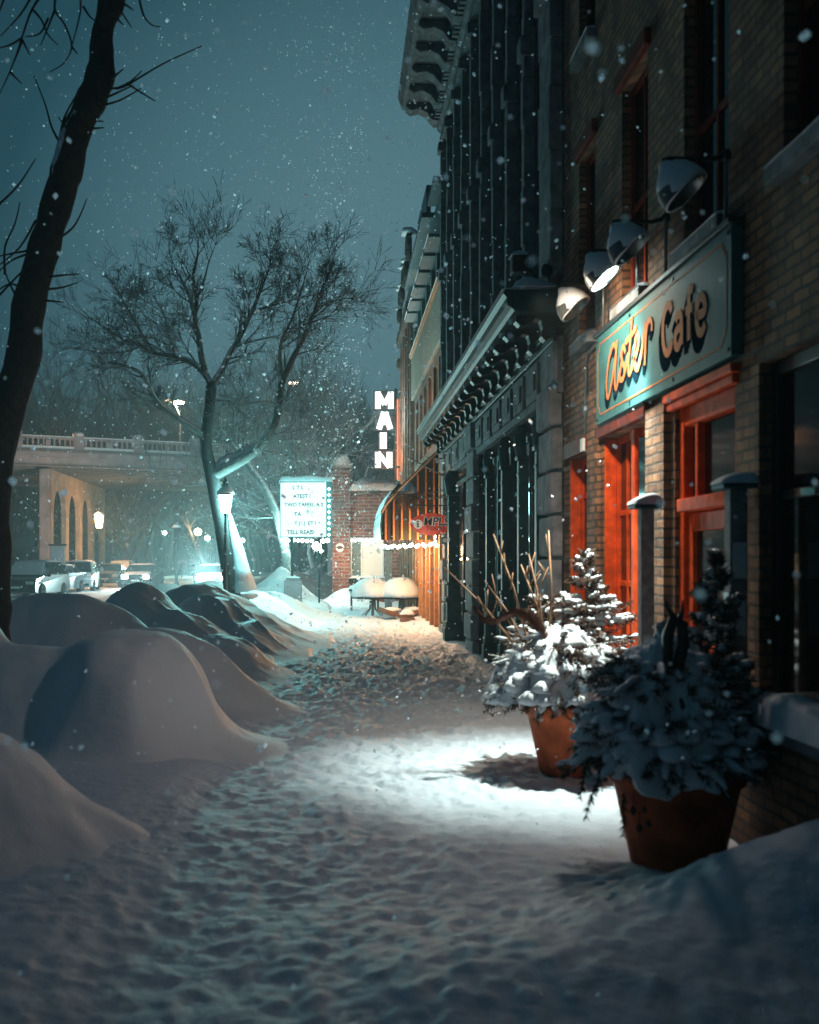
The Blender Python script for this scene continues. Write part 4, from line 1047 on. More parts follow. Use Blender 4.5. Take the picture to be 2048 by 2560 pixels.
rows = [('L I L', 620, 1026, .12), ('ATELIER', 623, 1044, .12), ('TWO TALES FEATURE', 639, 1063, .115), ('TA', 623, 1080, .13), ('IT IS QUIET', 643, 1101, .12), ('TEA READ', 626, 1122, .14)]
rows = [("L T L", 628, 1027, .17), ('ATEST I', 636, 1045, .17), ("TWO TAFEEL A S", 640, 1063, .165), ('TA', 627, 1083, .18), ('T J I J  ET I', 643, 1102, .16), ('TELL READ', 633, 1121, .18)]
for t_, x, y, s_ in rows:
    text_mesh(t_, s_, Mf(lx(x), LY-.034, lz(y)), letter_dark, lb, 'lettering', .002, .004)
bl = MB()
for k in range(9): 
    MB().lathe([(0, -.05), (.05, 0), (0, .05)], (lx(693), LY-.04, lz(1030+k*12)), 8).build('bulb', em_green if k % 3 else em_white, lb)
light('POINT', (lx(640), LY-2.4, lz(1060)), 300, (.36, 1.0, .96), .5, name='board_light')
# string of lights behind the board
s2 = thing('string_lights', 'row of white globes hanging below the letter board', 'string lights', (lx(640), 37, 2.2))
MB().tube([(lx(588), 37, 2.5), (lx(640), 37, 2.42), (lx(702), 37, 2.5)], .008, 4).build('wire', black_paint, s2)
for k, (x, y, r) in enumerate(((598, 1137, .07), (607, 1138, .06), (618, 1137, .07), (628, 1138, .06), (637, 1138, .07), (647, 1139, .06), (657, 1139, .06), (667, 1150, .16), (680, 1139, .08), (690, 1138, .08), (676, 1160, .07), (603, 1160, .05))):
    x_, z_ = (x-VX)*37/F, CH+(VY-y)*37/F
    MB().lathe([(0, -r), (r*.8, -r*.55), (r, 0), (r*.8, r*.55), (0, r)], (x_, 37, z_), 12).build('globe', em_white, s2, smooth=True)
light('POINT', (-1.9, 38.6, 2.6), 480, (.42, 1.0, .92), .3, name='globe_light')
light('POINT', (lx(665), 38.5, 1.9), 60, (.95, .85, .65), .2, name='globe_light')
s3 = thing('string_lights', 'string of bulbs along the annex window top', 'string lights', (1.0, 41.5, 2.4))
MB().tube([(w2(737), EY-.5, h2(1134)), (w2(806), EY-.5, h2(1136))], .008, 4).build('wire', black_paint, s3)
for k in range(9):
    MB().lathe([(0, -.055), (.055, 0), (0, .055)], (w2(741+k*7.6), EY-.5, h2(1138+(k % 2))), 10).build('globe', em_white, s3, smooth=True)
light('POINT', (w2(722), EY-1.2, 1.7), 60, (1.0, .50, .22), .15, name='annex_light')

# sandwich board
sbx, sby = (617-VX)*36/F, 36
sg = thing('sandwich_board', 'blank grey sandwich board standing in the snow under the letter board', 'sandwich board', (sbx, sby-2, 0))
m = MB(); y_ = 34.6; m.box((598-VX)*y_/F, (636-VX)*y_/F, y_-.03, y_+.03, -.1, CH-(1222-VY)*y_/F); m.box((602-VX)*y_/F, (632-VX)*y_/F, y_-.025, y_+.025, CH-(1222-VY)*y_/F, CH-(1217-VY)*y_/F)
m.build('front_panel', grey_board, sg, bevel=.02)
m = MB(); m.box((599-VX)*y_/F, (635-VX)*y_/F, y_+.45, y_+.50, -.1, CH-(1224-VY)*y_/F); m.build('rear_panel', grey_board, sg)
snow_strip((600-VX)*y_/F, (634-VX)*y_/F, y_-.05, y_+.08, CH-(1217-VY)*y_/F, .05, seed=3).build('snow_cap', snow_smooth, sg, smooth=True)

# ------------------------------------------------------------------ patio tables under domes of snow
def patio_table(x, y, label, s=1.0):
    r = thing('patio_table', label, 'table', (x, y, 0), 'snow covered patio tables')
    MB().lathe([(0, .50), (.58*s, .50), (.60*s, .52), (.58*s, .54), (0, .54)], (x, y, 0), 28).build('table_top', dark_iron, r)
    m = MB(); m.tube([(x, y, .0), (x, y, .5)], .04, 8)
    for k in range(8):
        a = k*math.pi/4; m.tube([(x+.07*math.cos(a), y+.07*math.sin(a), .48), (x+.09*math.cos(a), y+.09*math.sin(a), .2), (x+.30*math.cos(a), y+.30*math.sin(a), .02)], .014, 5)
    m.build('pedestal', steel, r)
    g = random.Random(int(x*100)); ph = g.uniform(0, 6)
    m = MB(); m.lathe([(.57*s, .0), (.62*s, .03), (.615*s, .12), (.58*s, .25), (.50*s, .39), (.36*s, .50), (.18*s, .56), (0, .575)], (x, y, .541), 32, None, lambda a, i: 1+.10*math.sin(a+ph+i*.25)*(i/7)+.06*math.sin(2*a+ph+i*.4)+.035*math.sin(5*a+ph+i*.6))
    m.build('snow_dome', snow_smooth, r, smooth=True)
    return r
patio_table((785-VX)*31.5/F, 31.5, 'left snow domed patio table, nearer the brick annex', 1.0)
pt_ = patio_table((846-VX)*31.2/F, 31.2, 'right snow domed patio table, next to the orange timber posts', 1.0); pt_.location.z = .006
st_ = thing('stone_block', 'small brown block with a snow pad before the right patio table', 'block', ((858-VX)*28.8/F, 28.8, 0))
xx = (858-VX)*28.8/F
MB().box(xx-.19, xx+.19, 28.7, 29.0, -.02, .10).build('lower_slab', brown_block, st_, bevel=.02); MB().box(xx-.17, xx+.17, 28.71, 28.98, .11, .18).build('upper_slab', brown_block, st_, bevel=.02)
snow_strip(xx-.2, xx+.2, 28.66, 29.02, .181, .12, seed=4).build('snow_pad', snow_smooth, st_, smooth=True)
for k, (x, y, a, label) in enumerate(((825, 30.2, .3, 'snowy brown slab leaning under the patio tables, left one'), (872, 30.6, -.35, 'snowy brown slab lying beside the right patio table foot'))):
    xx = (x-VX)*y/F; r = thing('fallen_slab', label, 'slab', (xx, y, 0), 'brown slabs under the tables')
    Mr = Matrix.Translation((xx, y, .14)) @ Matrix.Rotation(a, 4, 'Y') @ Matrix.Rotation(.5, 4, 'Z')
    MB().box(-.34, .34, -.25, .25, -.07, .07, Mr).build('slab', brown_block, r, bevel=.03)
    b_ = MB(); blob(b_, (xx, y, .22), .26, gp, sz=.35, n=14); b_.build('snow', snow_smooth, r, smooth=True)
bn = thing('bench', 'dark metal bench end half buried in snow by the brick annex', 'bench', ((743-VX)*35/F, 35, 0))
xx = (735-VX)*35/F
m = MB(); m.box(xx, xx+1.0, 34.8, 35.25, .62, .68); m.build('seat', dark_iron, bn)
for dx in (.05, .9):
    m = MB(); m.box(xx+dx, xx+dx+.06, 34.85, 34.91, -.1, .62); m.box(xx+dx, xx+dx+.06, 35.15, 35.21, -.1, 1.0); m.build('leg', dark_iron, bn)
m = MB(); m.box(xx, xx+1.0, 35.2, 35.24, .85, 1.02); m.build('backrest', dark_iron, bn)
snow_strip(xx-.03, xx+1.02, 34.78, 35.2, .682, .16, seed=14).build('seat_snow', snow_smooth, bn, smooth=True)
snow_post((818-VX)*34/F, 34, 1.9, 'far pale post with a snow cap under the awning front', False, .11)

# ------------------------------------------------------------------ street lamps
def street_lamp(x, y, label, H=3.05, lit=True, s=1.0, mat=em_lantern, group='lantern street lamps', z0=0):
    r = thing('street_lamp', label, 'street lamp', (x, y, z0), group)
    z = z0
    MB().lathe([(.13*s, 0), (.13*s, .25), (.09*s, .32), (.075*s, .75), (.09*s, .8), (.055*s, .88), (.042*s, H-.9), (.055*s, H-.88), (.05*s, H-.82), (.036*s, H-.75), (.034*s, H-.05), (.07*s, H), (0, H)], (x, y, z), 14).build('post', dark_iron, r, smooth=True)
    MB().lathe([(.10*s, H+.01), (.13*s, H+.06), (.185*s, H+.46*s), (.19*s, H+.50*s), (0, H+.50*s)], (x, y, z), 8).build('glass', mat, r)
    m = MB(); m.lathe([(.22*s, H+.505*s), (.22*s, H+.53*s), (.16*s, H+.62*s), (.07*s, H+.74*s), (.06*s, H+.84*s), (.075*s, H+.86*s), (.03*s, H+.98*s), (0, H+1.0*s)], (x, y, z), 12)
    m.build('lantern_cap', dark_iron, r)
    m = MB(); m.lathe([(.215*s, H+.54*s), (.20*s, H+.60*s), (.14*s, H+.68*s), (.08*s, H+.73*s)], (x, y, z), 12, None, lambda a, i: 1.12+.05*math.sin(3*a)); m.build('cap_snow', snow_smooth, r, smooth=True)
    return r
LX, LYY = (475-VX)*26.4/F, 26.4
street_lamp(LX, LYY, 'bright teal white lantern street lamp beside the forked tree', H=2.74, s=.88)
light('POINT', (LX+.28, LYY+.30, 2.95), 640, (.32, .96, .95), .2, name='street_lamp_light')
street_lamp((209-VX)*66/F, 66, 'orange glowing lantern lamp against the last bridge arch', H=3.55, s=1.4, mat=em_warm)
light('POINT', ((209-VX)*66/F-.1, 65.4, 4.1), 750, (1.0, .46, .22), .3, name='arch_lamp_light')
street_lamp((372-VX)*66/F, 66, 'unlit lantern lamp in the middle of the snowy street', H=3.0, s=1.1, mat=glass2)
for (x, y, Y, mt, label, s) in ((417, 1120, 105, em_warmwhite, 'largest orange glowing distant lamp left of the forked tree', 2.6), (437, 1133, 112, em_green, 'pale green distant lamp just right of the big orange one', 2.2), (347, 1122, 115, em_green, 'small green distant lamp between the arches and the orange lamp', 1.7), (511, 1138, 110, em_green, 'green distant lamp right of the tree foot', 1.7), (60, 1051, 118, em_green, 'tiny green distant lamp left of the arches', 1.2)):
    X_ = (x-VX)*Y/F; H_ = CH+(VY-y)*Y/F-.5
    r = thing('distant_lamp', label, 'street lamp', (X_, Y, 0), 'distant lamps under the bridge')
    MB().tube([(X_, Y, 0), (X_, Y, H_+.3)], .07, 6).build('post', dark_iron, r)
    q = .14*s; MB().lathe([(0, -q), (q*.8, -q*.6), (q, 0), (q*.8, q*.6), (0, q)], (X_, Y, H_+.5), 12).build('globe', mt, r, smooth=True)
    light('POINT', (X_, Y-.6, H_+.5), 260*s, (1, .6, .3) if mt is em_warmwhite else (.45, 1, .8), .3, name='distant_lamp_light')

# ------------------------------------------------------------------ bridge
P0 = Vector((-20.1, 70.0)); ud = Vector((20.4, 9.4)).normalized(); vd = Vector((-ud.y, ud.x))
bridge = thing('bridge', 'wide concrete girder bridge with an arched pier and balustrade', 'bridge', (-20, 72, 0))
def bb(m, u0, u1, v0, v1, z0, z1):
    c = [P0+ud*u+vd*v for u, v in ((u0, v0), (u1, v0), (u1, v1), (u0, v1))]
    vs = [(p.x, p.y, z0) for p in c]+[(p.x, p.y, z1) for p in c]
    m.add(vs, [(0, 3, 2, 1), (4, 5, 6, 7), (0, 1, 5, 4), (1, 2, 6, 5), (2, 3, 7, 6), (3, 0, 4, 7)])
m = MB(); bb(m, -42, 62, -.25, 20, 8.28, 8.72); m.build('deck', concrete, bridge)
m = MB(); bb(m, -42, 62, -.02, .5, 7.70, 8.279); m.build('edge_girder', concrete, bridge)
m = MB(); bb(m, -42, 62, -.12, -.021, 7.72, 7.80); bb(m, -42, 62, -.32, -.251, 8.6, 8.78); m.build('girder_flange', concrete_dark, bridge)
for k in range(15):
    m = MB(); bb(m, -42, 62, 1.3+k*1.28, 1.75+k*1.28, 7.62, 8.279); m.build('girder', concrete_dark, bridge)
m = MB(); bb(m, -42, 62, -.18, .10, 9.46, 9.58); m.build('balustrade_rail', concrete, bridge)
for k in range(26):
    u = -40+k*3.95
    m = MB(); bb(m, u-.32, u+.32, -.28, .2, 8.72, 9.80); o = m.build('balustrade_post', concrete, bridge)
    p = P0+ud*u; b_ = MB(); blob(b_, (p.x, p.y-.04, 9.80), .36, gp, sz=.6, n=10); b_.build('post_snow', snow_smooth, o, smooth=True)
    m = MB(); bb(m, u+1.83, u+2.12, -.16, .1, 8.72, 9.40); m.build('balustrade_post', concrete, bridge)
m = MB(); u = -41
bal = MB()
while u < 60: bb(bal, u, u+.10, -.09, .02, 8.72, 9.46); u += .34
bal.build('baluster_row', concrete, bridge)
m = MB(); bb(m, -42, 62, -.2, -.16, 8.722, 9.0); bb(m, -42, 62, -.17, .09, 9.583, 9.66); m.build('snow_bank', snow, bridge)
# arched pier
def arcade(m, A, B, n, th, zt, crown, spring_h, pierw):
    A = Vector(A); B = Vector(B); L = (B-A).length; d = (B-A)/L; nrm = Vector((-d.y, d.x)); span = (L-pierw*(n+1))/n
    pts = [0]; zb = [-.3]
    S = []
    for i in range(n):
        u0 = pierw+i*(span+pierw); S.append((u0, -.3, False))
        for k in range(17):
            t = k/16; u = u0+span*t; z = crown-spring_h + spring_h*math.sqrt(max(0, 1-(2*t-1)**2)); S.append((u, z, True))
        S.append((u0+span, -.3, False))
    S = [(0, -.3, False)]+S+[(L, -.3, False)]
    for sgn in (-.5, .5):
        o = nrm*th*sgn
        for a, b in zip(S, S[1:]):
            if b[0]-a[0] < 1e-6: continue
            pa = A+d*a[0]+o; pb = A+d*b[0]+o
            m.quad((pa.x, pa.y, a[1]), (pb.x, pb.y, b[1]), (pb.x, pb.y, zt), (pa.x, pa.y, zt))
    for a, b in zip(S, S[1:]):
        if not (a[2] or b[2]): continue
        pa = A+d*a[0]; pb = A+d*b[0]; o = nrm*th*.5
        m.quad((pa.x-o.x, pa.y-o.y, a[1]), (pa.x+o.x, pa.y+o.y, a[1]), (pb.x+o.x, pb.y+o.y, b[1]), (pb.x-o.x, pb.y-o.y, b[1]))
    for q in (A, B): m.quad((q.x-nrm.x*th/2, q.y-nrm.y*th/2, -.3), (q.x+nrm.x*th/2, q.y+nrm.y*th/2, -.3), (q.x+nrm.x*th/2, q.y+nrm.y*th/2, zt), (q.x-nrm.x*th/2, q.y-nrm.y*th/2, zt))
    m.quad(*[(q.x+nrm.x*th*s_, q.y+nrm.y*th*s_, zt) for q, s_ in ((A, -.5), (B, -.5), (B, .5), (A, .5))])
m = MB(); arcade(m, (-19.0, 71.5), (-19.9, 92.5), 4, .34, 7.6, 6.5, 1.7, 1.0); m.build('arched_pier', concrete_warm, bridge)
m = MB(); m.box(-19.45, -18.75, 71.0, 71.48, -.3, 7.6); m.build('pier_buttress', concrete, bridge, bevel=.1)
light('POINT', (-15.6, 80, 3.6), 620, (1.0, .5, .2), .4, name='arch_fill_light')  # extra orange light added to brighten the arches, no lamp stands here
# bridge street light
bl_ = thing('bridge_lamp', 'tall curved arm street light glowing warm above the bridge', 'street lamp', ((380-VX)*80/F, 80, 8.7))
X_ = (380-VX)*80/F
m = MB(); m.tube([(X_, 80, 8.7), (X_, 80, 12.0), (X_-.3, 80, 12.9), (X_-1.0, 80, 13.5), (X_-1.1, 80, 13.3), (X_-.5, 80, 13.5)], .06, 6); m.build('pole', wood_grey, bl_)
m = MB(); m.lathe([(0, .18), (.5, .05), (.6, 0), (0, -.02)], (X_-.1, 80, CH+(VY-846)*80/F), 14); m.build('lamp_head', dark_iron, bl_)
m = MB(); m.lathe([(0, -.16), (.3, -.12), (.42, -.03), (0, -.025)], (X_-.1, 80, CH+(VY-846)*80/F), 14); m.build('lamp_glass', em_warmwhite, bl_)
light('POINT', (X_-.1, 79.6, CH+(VY-852)*80/F), 900, (1.0, .75, .45), .3, name='bridge_lamp_light')
b2_ = thing('bridge_lamp', 'small distant warm street light showing through the crown of the forked tree', 'street lamp', ((618-VX)*92/F, 92, 8.7))
X_ = (618-VX)*92/F; z_ = CH+(VY-807)*92/F
MB().tube([(X_+.6, 92, 8.7), (X_+.6, 92, z_+.2), (X_, 92, z_+.2)], .06, 6).build('pole', wood_grey, b2_)
MB().lathe([(0, -.1), (.35, -.06), (.4, .06), (0, .12)], (X_, 92, z_), 12).build('lamp_glass', em_warmwhite, b2_)
# orange lights along the bridge rail
for k, u in enumerate((-9, -3, 3)):
    p = P0+ud*u+vd*2.2; light('POINT', (p.x, p.y, 9.6), 200, (1.0, .35, .12), .2, name='bridge_rail_light')

# ------------------------------------------------------------------ trees
def px(x, y, Y): return Vector(((x-VX)*Y/F, Y, CH+(VY-y)*Y/F))
def sprout(out, p, d, L, r, lvl, g, up=.25, spread=.75, kids=5, seg=4):
    pts = [p]; rad = [r]; q = p.copy(); dd = d.normalized(); nodes = []
    for i in range(seg):
        dd = (dd+Vector((g.gauss(0, .13), g.gauss(0, .13), g.gauss(0, .10)+up*.35))).normalized()
        q = q+dd*L/seg; pts.append(q.copy()); rad.append(max(.0050, r*(1-.8*(i+1)/seg))); nodes.append((q.copy(), dd.copy(), (i+1)/seg))
    out.append((pts, rad))
    if lvl <= 0: return
    for k in range(kids):
        n = nodes[min(len(nodes)-1, int(g.random()**.75*len(nodes)))]
        a = g.uniform(0, 6.283); u = n[1].orthogonal().normalized(); v = n[1].cross(u)
        nd = n[1]*1.0+(u*math.cos(a)+v*math.sin(a))*spread*g.uniform(.6, 1.3); nd.z += up*.5
        sprout(out, n[0], nd, L*g.uniform(.48, .72), r*.5, lvl-1, g, up, spread, kids, max(2, seg-1))
def limbs_obj(limbs, name, mat, parent, n=8):
    m = MB()
    for pts, rad in limbs: m.tube(pts, rad, n)
    return m.build(name, mat, parent, smooth=True)
def twigs_obj(out, name, mat, parent):
    m = MB()
    for pts, rad in out: m.tube(pts, rad, 3 if rad[0] < .02 else 5, False)
    return m.build(name, mat, parent, smooth=True)

# forked tree in the middle
TY = 27.0; g = random.Random(42)
def zp(x, y, dy=0): return px(x*.4882, 421+y*.4882, TY+dy)
t2 = thing('bare_tree', 'large forked bare tree with snow on its limbs behind the lantern lamp', 'tree', tuple(px(492, 1300, TY)[:2])+(0,))
def limb(pts, r0, r1, dy=0, dy1=0):
    pts = [(912+(x-912)*.96, 800+(y-800)*.93) if y < 700 else (x, y) for x, y in pts]
    P_ = [zp(x, y, dy+(dy1-dy)*i/(len(pts)-1)) for i, (x, y) in enumerate(pts)]
    P_ = [Vector(p) for p in catmull([tuple(p) for p in P_], 4)]
    n = len(P_); return (P_, [1.2*(r0+(r1-r0)*i/(n-1)) for i in range(n)])
trunk = [tuple(px(496, 1330, TY)), tuple(px(488, 1240, TY)), tuple(px(474, 1150, TY)), tuple(px(458, 1060, TY)), tuple(zp(912, 1180)), tuple(zp(893, 1090)), tuple(zp(890, 1020)), tuple(zp(904, 900)), tuple(zp(912, 800))]
trunk = [Vector(p) for p in catmull(trunk, 4)]
limbs_obj([(trunk, [.215-.085*min(1, (i/len(trunk))*1.25) for i in range(len(trunk))])], 'trunk', bark_trunk, t2, 12)
L2 = [limb([(890, 1030), (820, 975), (740, 925), (670, 860), (640, 800), (615, 755), (560, 720), (470, 700)], .085, .02, 0, -1.0),
      limb([(912, 800), (880, 745), (820, 690), (750, 665), (660, 650), (590, 612), (520, 585), (430, 530), (360, 480)], .08, .012, 0, 1.2),
      limb([(885, 745), (865, 650), (855, 570), (838, 490), (845, 400), (832, 300), (850, 200), (852, 120)], .075, .01, 0, -.4),
      limb([(838, 480), (800, 350), (760, 280), (725, 190)], .04, .008, 0, .8), limb([(845, 400), (880, 310), (900, 230), (930, 150)], .03, .006, -.2, -1),
      limb([(915, 795), (960, 730), (1000, 640), (1050, 560), (1090, 470), (1130, 370), (1170, 260), (1180, 170)], .075, .01, 0, .9),
      limb([(1010, 625), (1080, 600), (1160, 580), (1215, 570)], .035, .01, .3, -.8), limb([(1100, 460), (1180, 430), (1290, 400), (1390, 375)], .035, .008, .5, 1.6),
      limb([(915, 1190), (990, 1150), (1060, 1110), (1120, 1060), (1170, 990), (1200, 900), (1215, 790), (1250, 710), (1300, 630), (1340, 550), (1370, 470), (1400, 380), (1430, 300), (1455, 225)], .13, .01, 0, -.6),
      limb([(1215, 770), (1220, 660), (1232, 580), (1270, 500), (1310, 380), (1345, 260)], .045, .008, -.3, -1.2), limb([(1300, 630), (1310, 520), (1300, 420)], .03, .008, -.4, .5),
      limb([(1370, 470), (1430, 420), (1500, 400), (1545, 395)], .022, .006, -.5, -.8),
      limb([(930, 865), (990, 870), (1030, 905), (1070, 945)], .03, .008, 0, -.6), limb([(590, 612), (540, 640), (450, 650), (370, 640)], .03, .008, .7, 0), limb([(660, 650), (600, 560), (560, 480), (520, 420)], .03, .008, .6, -.3),
      limb([(750, 665), (720, 560), (700, 470), (660, 400)], .03, .008, .4, -1), limb([(1200, 880), (1150, 870), (1090, 875)], .02, .006, -.3, -1)]
limbs_obj(L2, 'limb', bark, t2, 7)
tw = []
ctr = zp(900, 700)
for pts, rad in L2:
    n = len(pts)
    for i in range(max(2, n//5), n, 1):
        t = i/n
        if g.random() > .58: continue
        d = (pts[i]-pts[i-1]).normalized(); a = g.uniform(0, 6.283); u = d.orthogonal().normalized(); v = d.cross(u)
        nd = d*.7+(u*math.cos(a)+v*math.sin(a))*.9; out_ = (pts[i]-ctr); out_.y *= .4
        nd += out_.normalized()*.45; nd.z += .15
        sprout(tw, pts[i], nd, g.uniform(.62, 1.02)*(1-.35*t), min(rad[i]*.7, .028), 3 if g.random() < .16 else 2, g, up=.10, spread=.85, kids=6, seg=4)
    d = (pts[-1]-pts[-2]).normalized()
    for k in range(3): sprout(tw, pts[-1], d+Vector((g.gauss(0, .5), g.gauss(0, .5), g.gauss(.1, .4))), g.uniform(.5, .9), .010, 2, g, up=.1, spread=.7, kids=4)
twigs_obj(tw, 'crown', twig_mat, t2)
m = MB()
c0 = [zp(925, 1175), zp(960, 1145), zp(1010, 1120), zp(1060, 1098), zp(1100, 1072)]
c1 = [Vector(p) for p in catmull([tuple(p) for p in c0], 5)]
m.tube([p+Vector((gp.uniform(-.02, .02), .02, .075+gp.uniform(-.02, .03))) for p in c1], [max(.04, .13*math.sin(math.pi*(i+2)/(len(c1)+3))**.4*gp.uniform(.8, 1.15)) for i in range(len(c1))], 10)
sdm = m.build('limb_snow', snow_smooth, t2, smooth=True)
m = MB(); pp = [px(482, 1080, TY), px(490, 1120, TY), px(500, 1160, TY), px(508, 1200, TY), px(516, 1245, TY)]
m.tube([p+Vector((.02, -.02, 0)) for p in pp], [.02, .10, .16, .20, .30], 12); m.build('trunk_snow', snow_smooth, t2, smooth=True)

# leaning trunk at left
t1 = thing('bare_tree', 'thick dark leaning trunk with thin bare twigs at the left edge', 'tree', (-3.1, 10.1, 0))
NY = 10.1
path_ = [(-20, 1400, 44), (-20, 1300, 42), (-16, 1180, 40), (-18, 1050, 40), (2, 900, 40), (48, 760, 36), (60, 650, 35), (92, 527, 32), (120, 430, 33), (143, 352, 33), (160, 280, 31), (195, 205, 31), (213, 150, 30), (216, 70, 22), (237, 0, 26), (260, -90, 26), (270, -250, 24)]
P_ = catmull([(*px(x, y, NY), r*NY/F) for x, y, r in path_], 5)
gt = random.Random(9)
m = MB(); m.tube([p[:3] for p in P_], [p[3]*(1+.05*math.sin(i*1.3)+gt.uniform(-.04, .04)) for i, p in enumerate(P_)], 16); m.build('trunk', bark_dark, t1, smooth=True)
def z4(x, y, Y=NY): return px(x*.3516, y*.3516, Y)
tws = [[(650, 530), (740, 520), (860, 450), (1000, 370), (1210, 275)], [(700, 530), (780, 490), (850, 425)], [(760, 500), (840, 550), (930, 605)], [(620, 630), (720, 600), (845, 530)], [(670, 470), (740, 412)], [(650, 580), (800, 510)],
       [(355, 850), (310, 760), (270, 620), (205, 455)], [(355, 850), (380, 720), (440, 600), (520, 490)], [(410, 780), (350, 700)], [(350, 1430), (430, 1370), (480, 1290), (520, 1190)], [(-60, 1830), (60, 1700), (200, 1560), (350, 1430)],
       [(215, 1320), (120, 1480), (-20, 1600)], [(30, 1640), (30, 1480), (90, 1340), (120, 1210)], [(-20, 1240), (110, 1110), (215, 950)], [(300, 1657), (380, 1648), (475, 1640)], [(290, 1732), (380, 1720), (470, 1690)], [(280, 1800), (380, 1810)], [(130, 1840), (60, 1700), (30, 1620)],
       [(170, 1500), (60, 1520), (-30, 1540)], [(170, 1520), (70, 1560), (-30, 1650)], [(550, 770), (625, 765)], [(560, 720), (620, 728)], [(140, 1730), (60, 1700), (-40, 1760)], [(620, 640), (560, 600), (500, 520)]]
m = MB()
for pl in tws:
    pts = catmull([tuple(z4(x, y, NY+gt.uniform(-.3, .1))) for x, y in pl], 4); n = len(pts)
    m.tube([Vector(p)+Vector((0, 0, 0)) for p in pts], [.013-.008*i/(n-1) for i in range(n)], 5)
m.build('twigs', bark_dark, t1, smooth=True)
m = MB()
for (a, b) in (((470, 560), (345, 1120)),):
    pts = [z4(530, 520), z4(503, 640), z4(455, 740), z4(405, 830), z4(378, 930), z4(352, 1040), z4(335, 1130)]
    m.tube([p+Vector((0, -.075, .0)) for p in pts], [.012, .035, .05, .052, .055, .05, .02], 10)
m.build('trunk_snow', snow_smooth, t1, smooth=True)
# drooping branches of an overhead tree, top left
t0_ = thing('overhead_branches', 'thin drooping bare branches hanging into the top left corner', 'branches', tuple(z4(150, -60, 8.5)))
m = MB()
tl = [[(260, -40), (190, 60), (130, 230), (80, 380), (0, 560)], [(130, 230), (180, 330)], [(60, 430), (130, 500)], [(340, -40), (330, 60), (390, 150), (430, 280), (380, 380), (300, 430)], [(430, 280), (465, 322)], [(480, -40), (480, 80), (430, 280)], [(200, 60), (250, 120), (290, 210), (350, 270)],
      [(200, -40), (120, 90), (0, 220)], [(330, 60), (290, 160), (245, 270)], [(30, -20), (-10, 90)], [(130, 230), (60, 270), (-20, 290)], [(290, 110), (240, 200), (150, 220)], [(830, -30), (860, 90), (910, 150), (960, 160)], [(500, 40), (540, 100), (585, 130)], [(720, 60), (790, 165)], [(740, 20), (800, 60)], [(700, 110), (740, 150)],
      [(130, 250), (100, 330), (60, 430), (20, 520)]]
for pl in tl:
    pts = catmull([tuple(z4(x, y, 8.5+gt.uniform(-.2, .2))) for x, y in pl], 4); n = len(pts)
    m.tube([Vector(p) for p in pts], [.011-.007*i/(n-1) for i in range(n)], 5)
m.build('branch', bark_dark, t0_, smooth=True)

# generic bare trees (several kinds) for the background
def bare_tree(H, r, g, mat, tmat, kids=6, lvl=3, lean=0.0, nl=9, up=.3, spread=.7, name='bare_tree'):
    root = thing(name, 'x', 'tree')
    q = Vector((0, 0, -.3)); pts = [q.copy()]; rad = [r*1.3]
    for i in range(8):
        q = q+Vector((lean*H/8+g.gauss(0, .02*H), g.gauss(0, .02*H), H*.62/8)); pts.append(q.copy()); rad.append(r*(1-.65*(i+1)/8))
    limbs_obj([(pts, rad)], 'trunk', mat, root, 7)
    out = []
    for k in range(nl):
        i = 3+int(g.random()*5.99); i = min(i, 8); a = g.uniform(0, 6.283)
        d = Vector((math.cos(a)*.9, math.sin(a)*.9, g.uniform(.3, 1.2)))
        sprout(out, pts[i], d, H*g.uniform(.26, .42), r*.38, lvl, g, up, spread, kids, 4)
    for k in range(3): sprout(out, pts[8], Vector((g.gauss(0, .3), g.gauss(0, .3), 1)), H*.34, r*.35, lvl, g, up, spread, kids, 4)
    # nothing thinner than what can be seen at its distance
    out = [(p, [max(x, r*.03) for x in rr]) for p, rr in out]
    twigs_obj(out, 'crown', tmat, root)
    return root
def put(o, x, y, label, s=1.0, rz=0.0, z=0, group=None):
    o.location = (x, y, z); o.scale = (s, s, s); o.rotation_euler = (0, 0, rz); o['label'] = label
    if group: o['group'] = group
    return o
ga = random.Random(77)
frost = bare_tree(8.6, .17, ga, bark_frost, bark_frost, kids=6, lvl=3, nl=10, spread=.8)
put(frost, (594-VX)*42/F, 42, 'frosted teal lit tree standing behind the letter board', 1.0)
# curved leaning trunk between them
t4 = thing('bare_tree', 'curved snow plastered trunk arching down beside the letter board', 'tree', tuple(px(605, 1200, 39)[:2])+(0,))
cp = [px(612, 1290, 39), px(604, 1180, 39), px(592, 1120, 39), px(573, 1060, 39), px(545, 1010, 39), px(510, 965, 39), px(485, 930, 39), px(465, 905, 39)]
cp = [Vector(p) for p in catmull([tuple(p) for p in cp], 4)]
limbs_obj([(cp, [.20-.13*i/len(cp) for i in range(len(cp))])], 'trunk', bark_frost, t4, 9)
out = []
for i in range(8, len(cp), 2):
    for k in range(2): sprout(out, cp[i], Vector((ga.gauss(.3, .7), ga.gauss(0, .5), ga.gauss(.4, .5))), ga.uniform(1.0, 2.0), .03, 3, ga, up=.1, spread=.8, kids=5)
twigs_obj(out, 'crown', bark_frost, t4)
k1 = bare_tree(7.5, .13, ga, bark, twig_mat, kids=5, lvl=3, nl=8)
put(k1, (722-VX)*55/F, 55, 'slim dark bare tree rising above the brick pillar', 1.15, .5)
fars = [bare_tree(13, .22, ga, far_bark, far_bark, kids=5, lvl=3, nl=9, up=.35, spread=.6), bare_tree(12, .2, ga, far_bark, far_bark, kids=5, lvl=3, nl=8, up=.5, spread=.5), bare_tree(14, .24, ga, far_bark, far_bark, kids=5, lvl=3, nl=10, up=.25, spread=.7)]
FG = 'bare trees on the far bank beyond the bridge'
first = [True]*3; spots = []
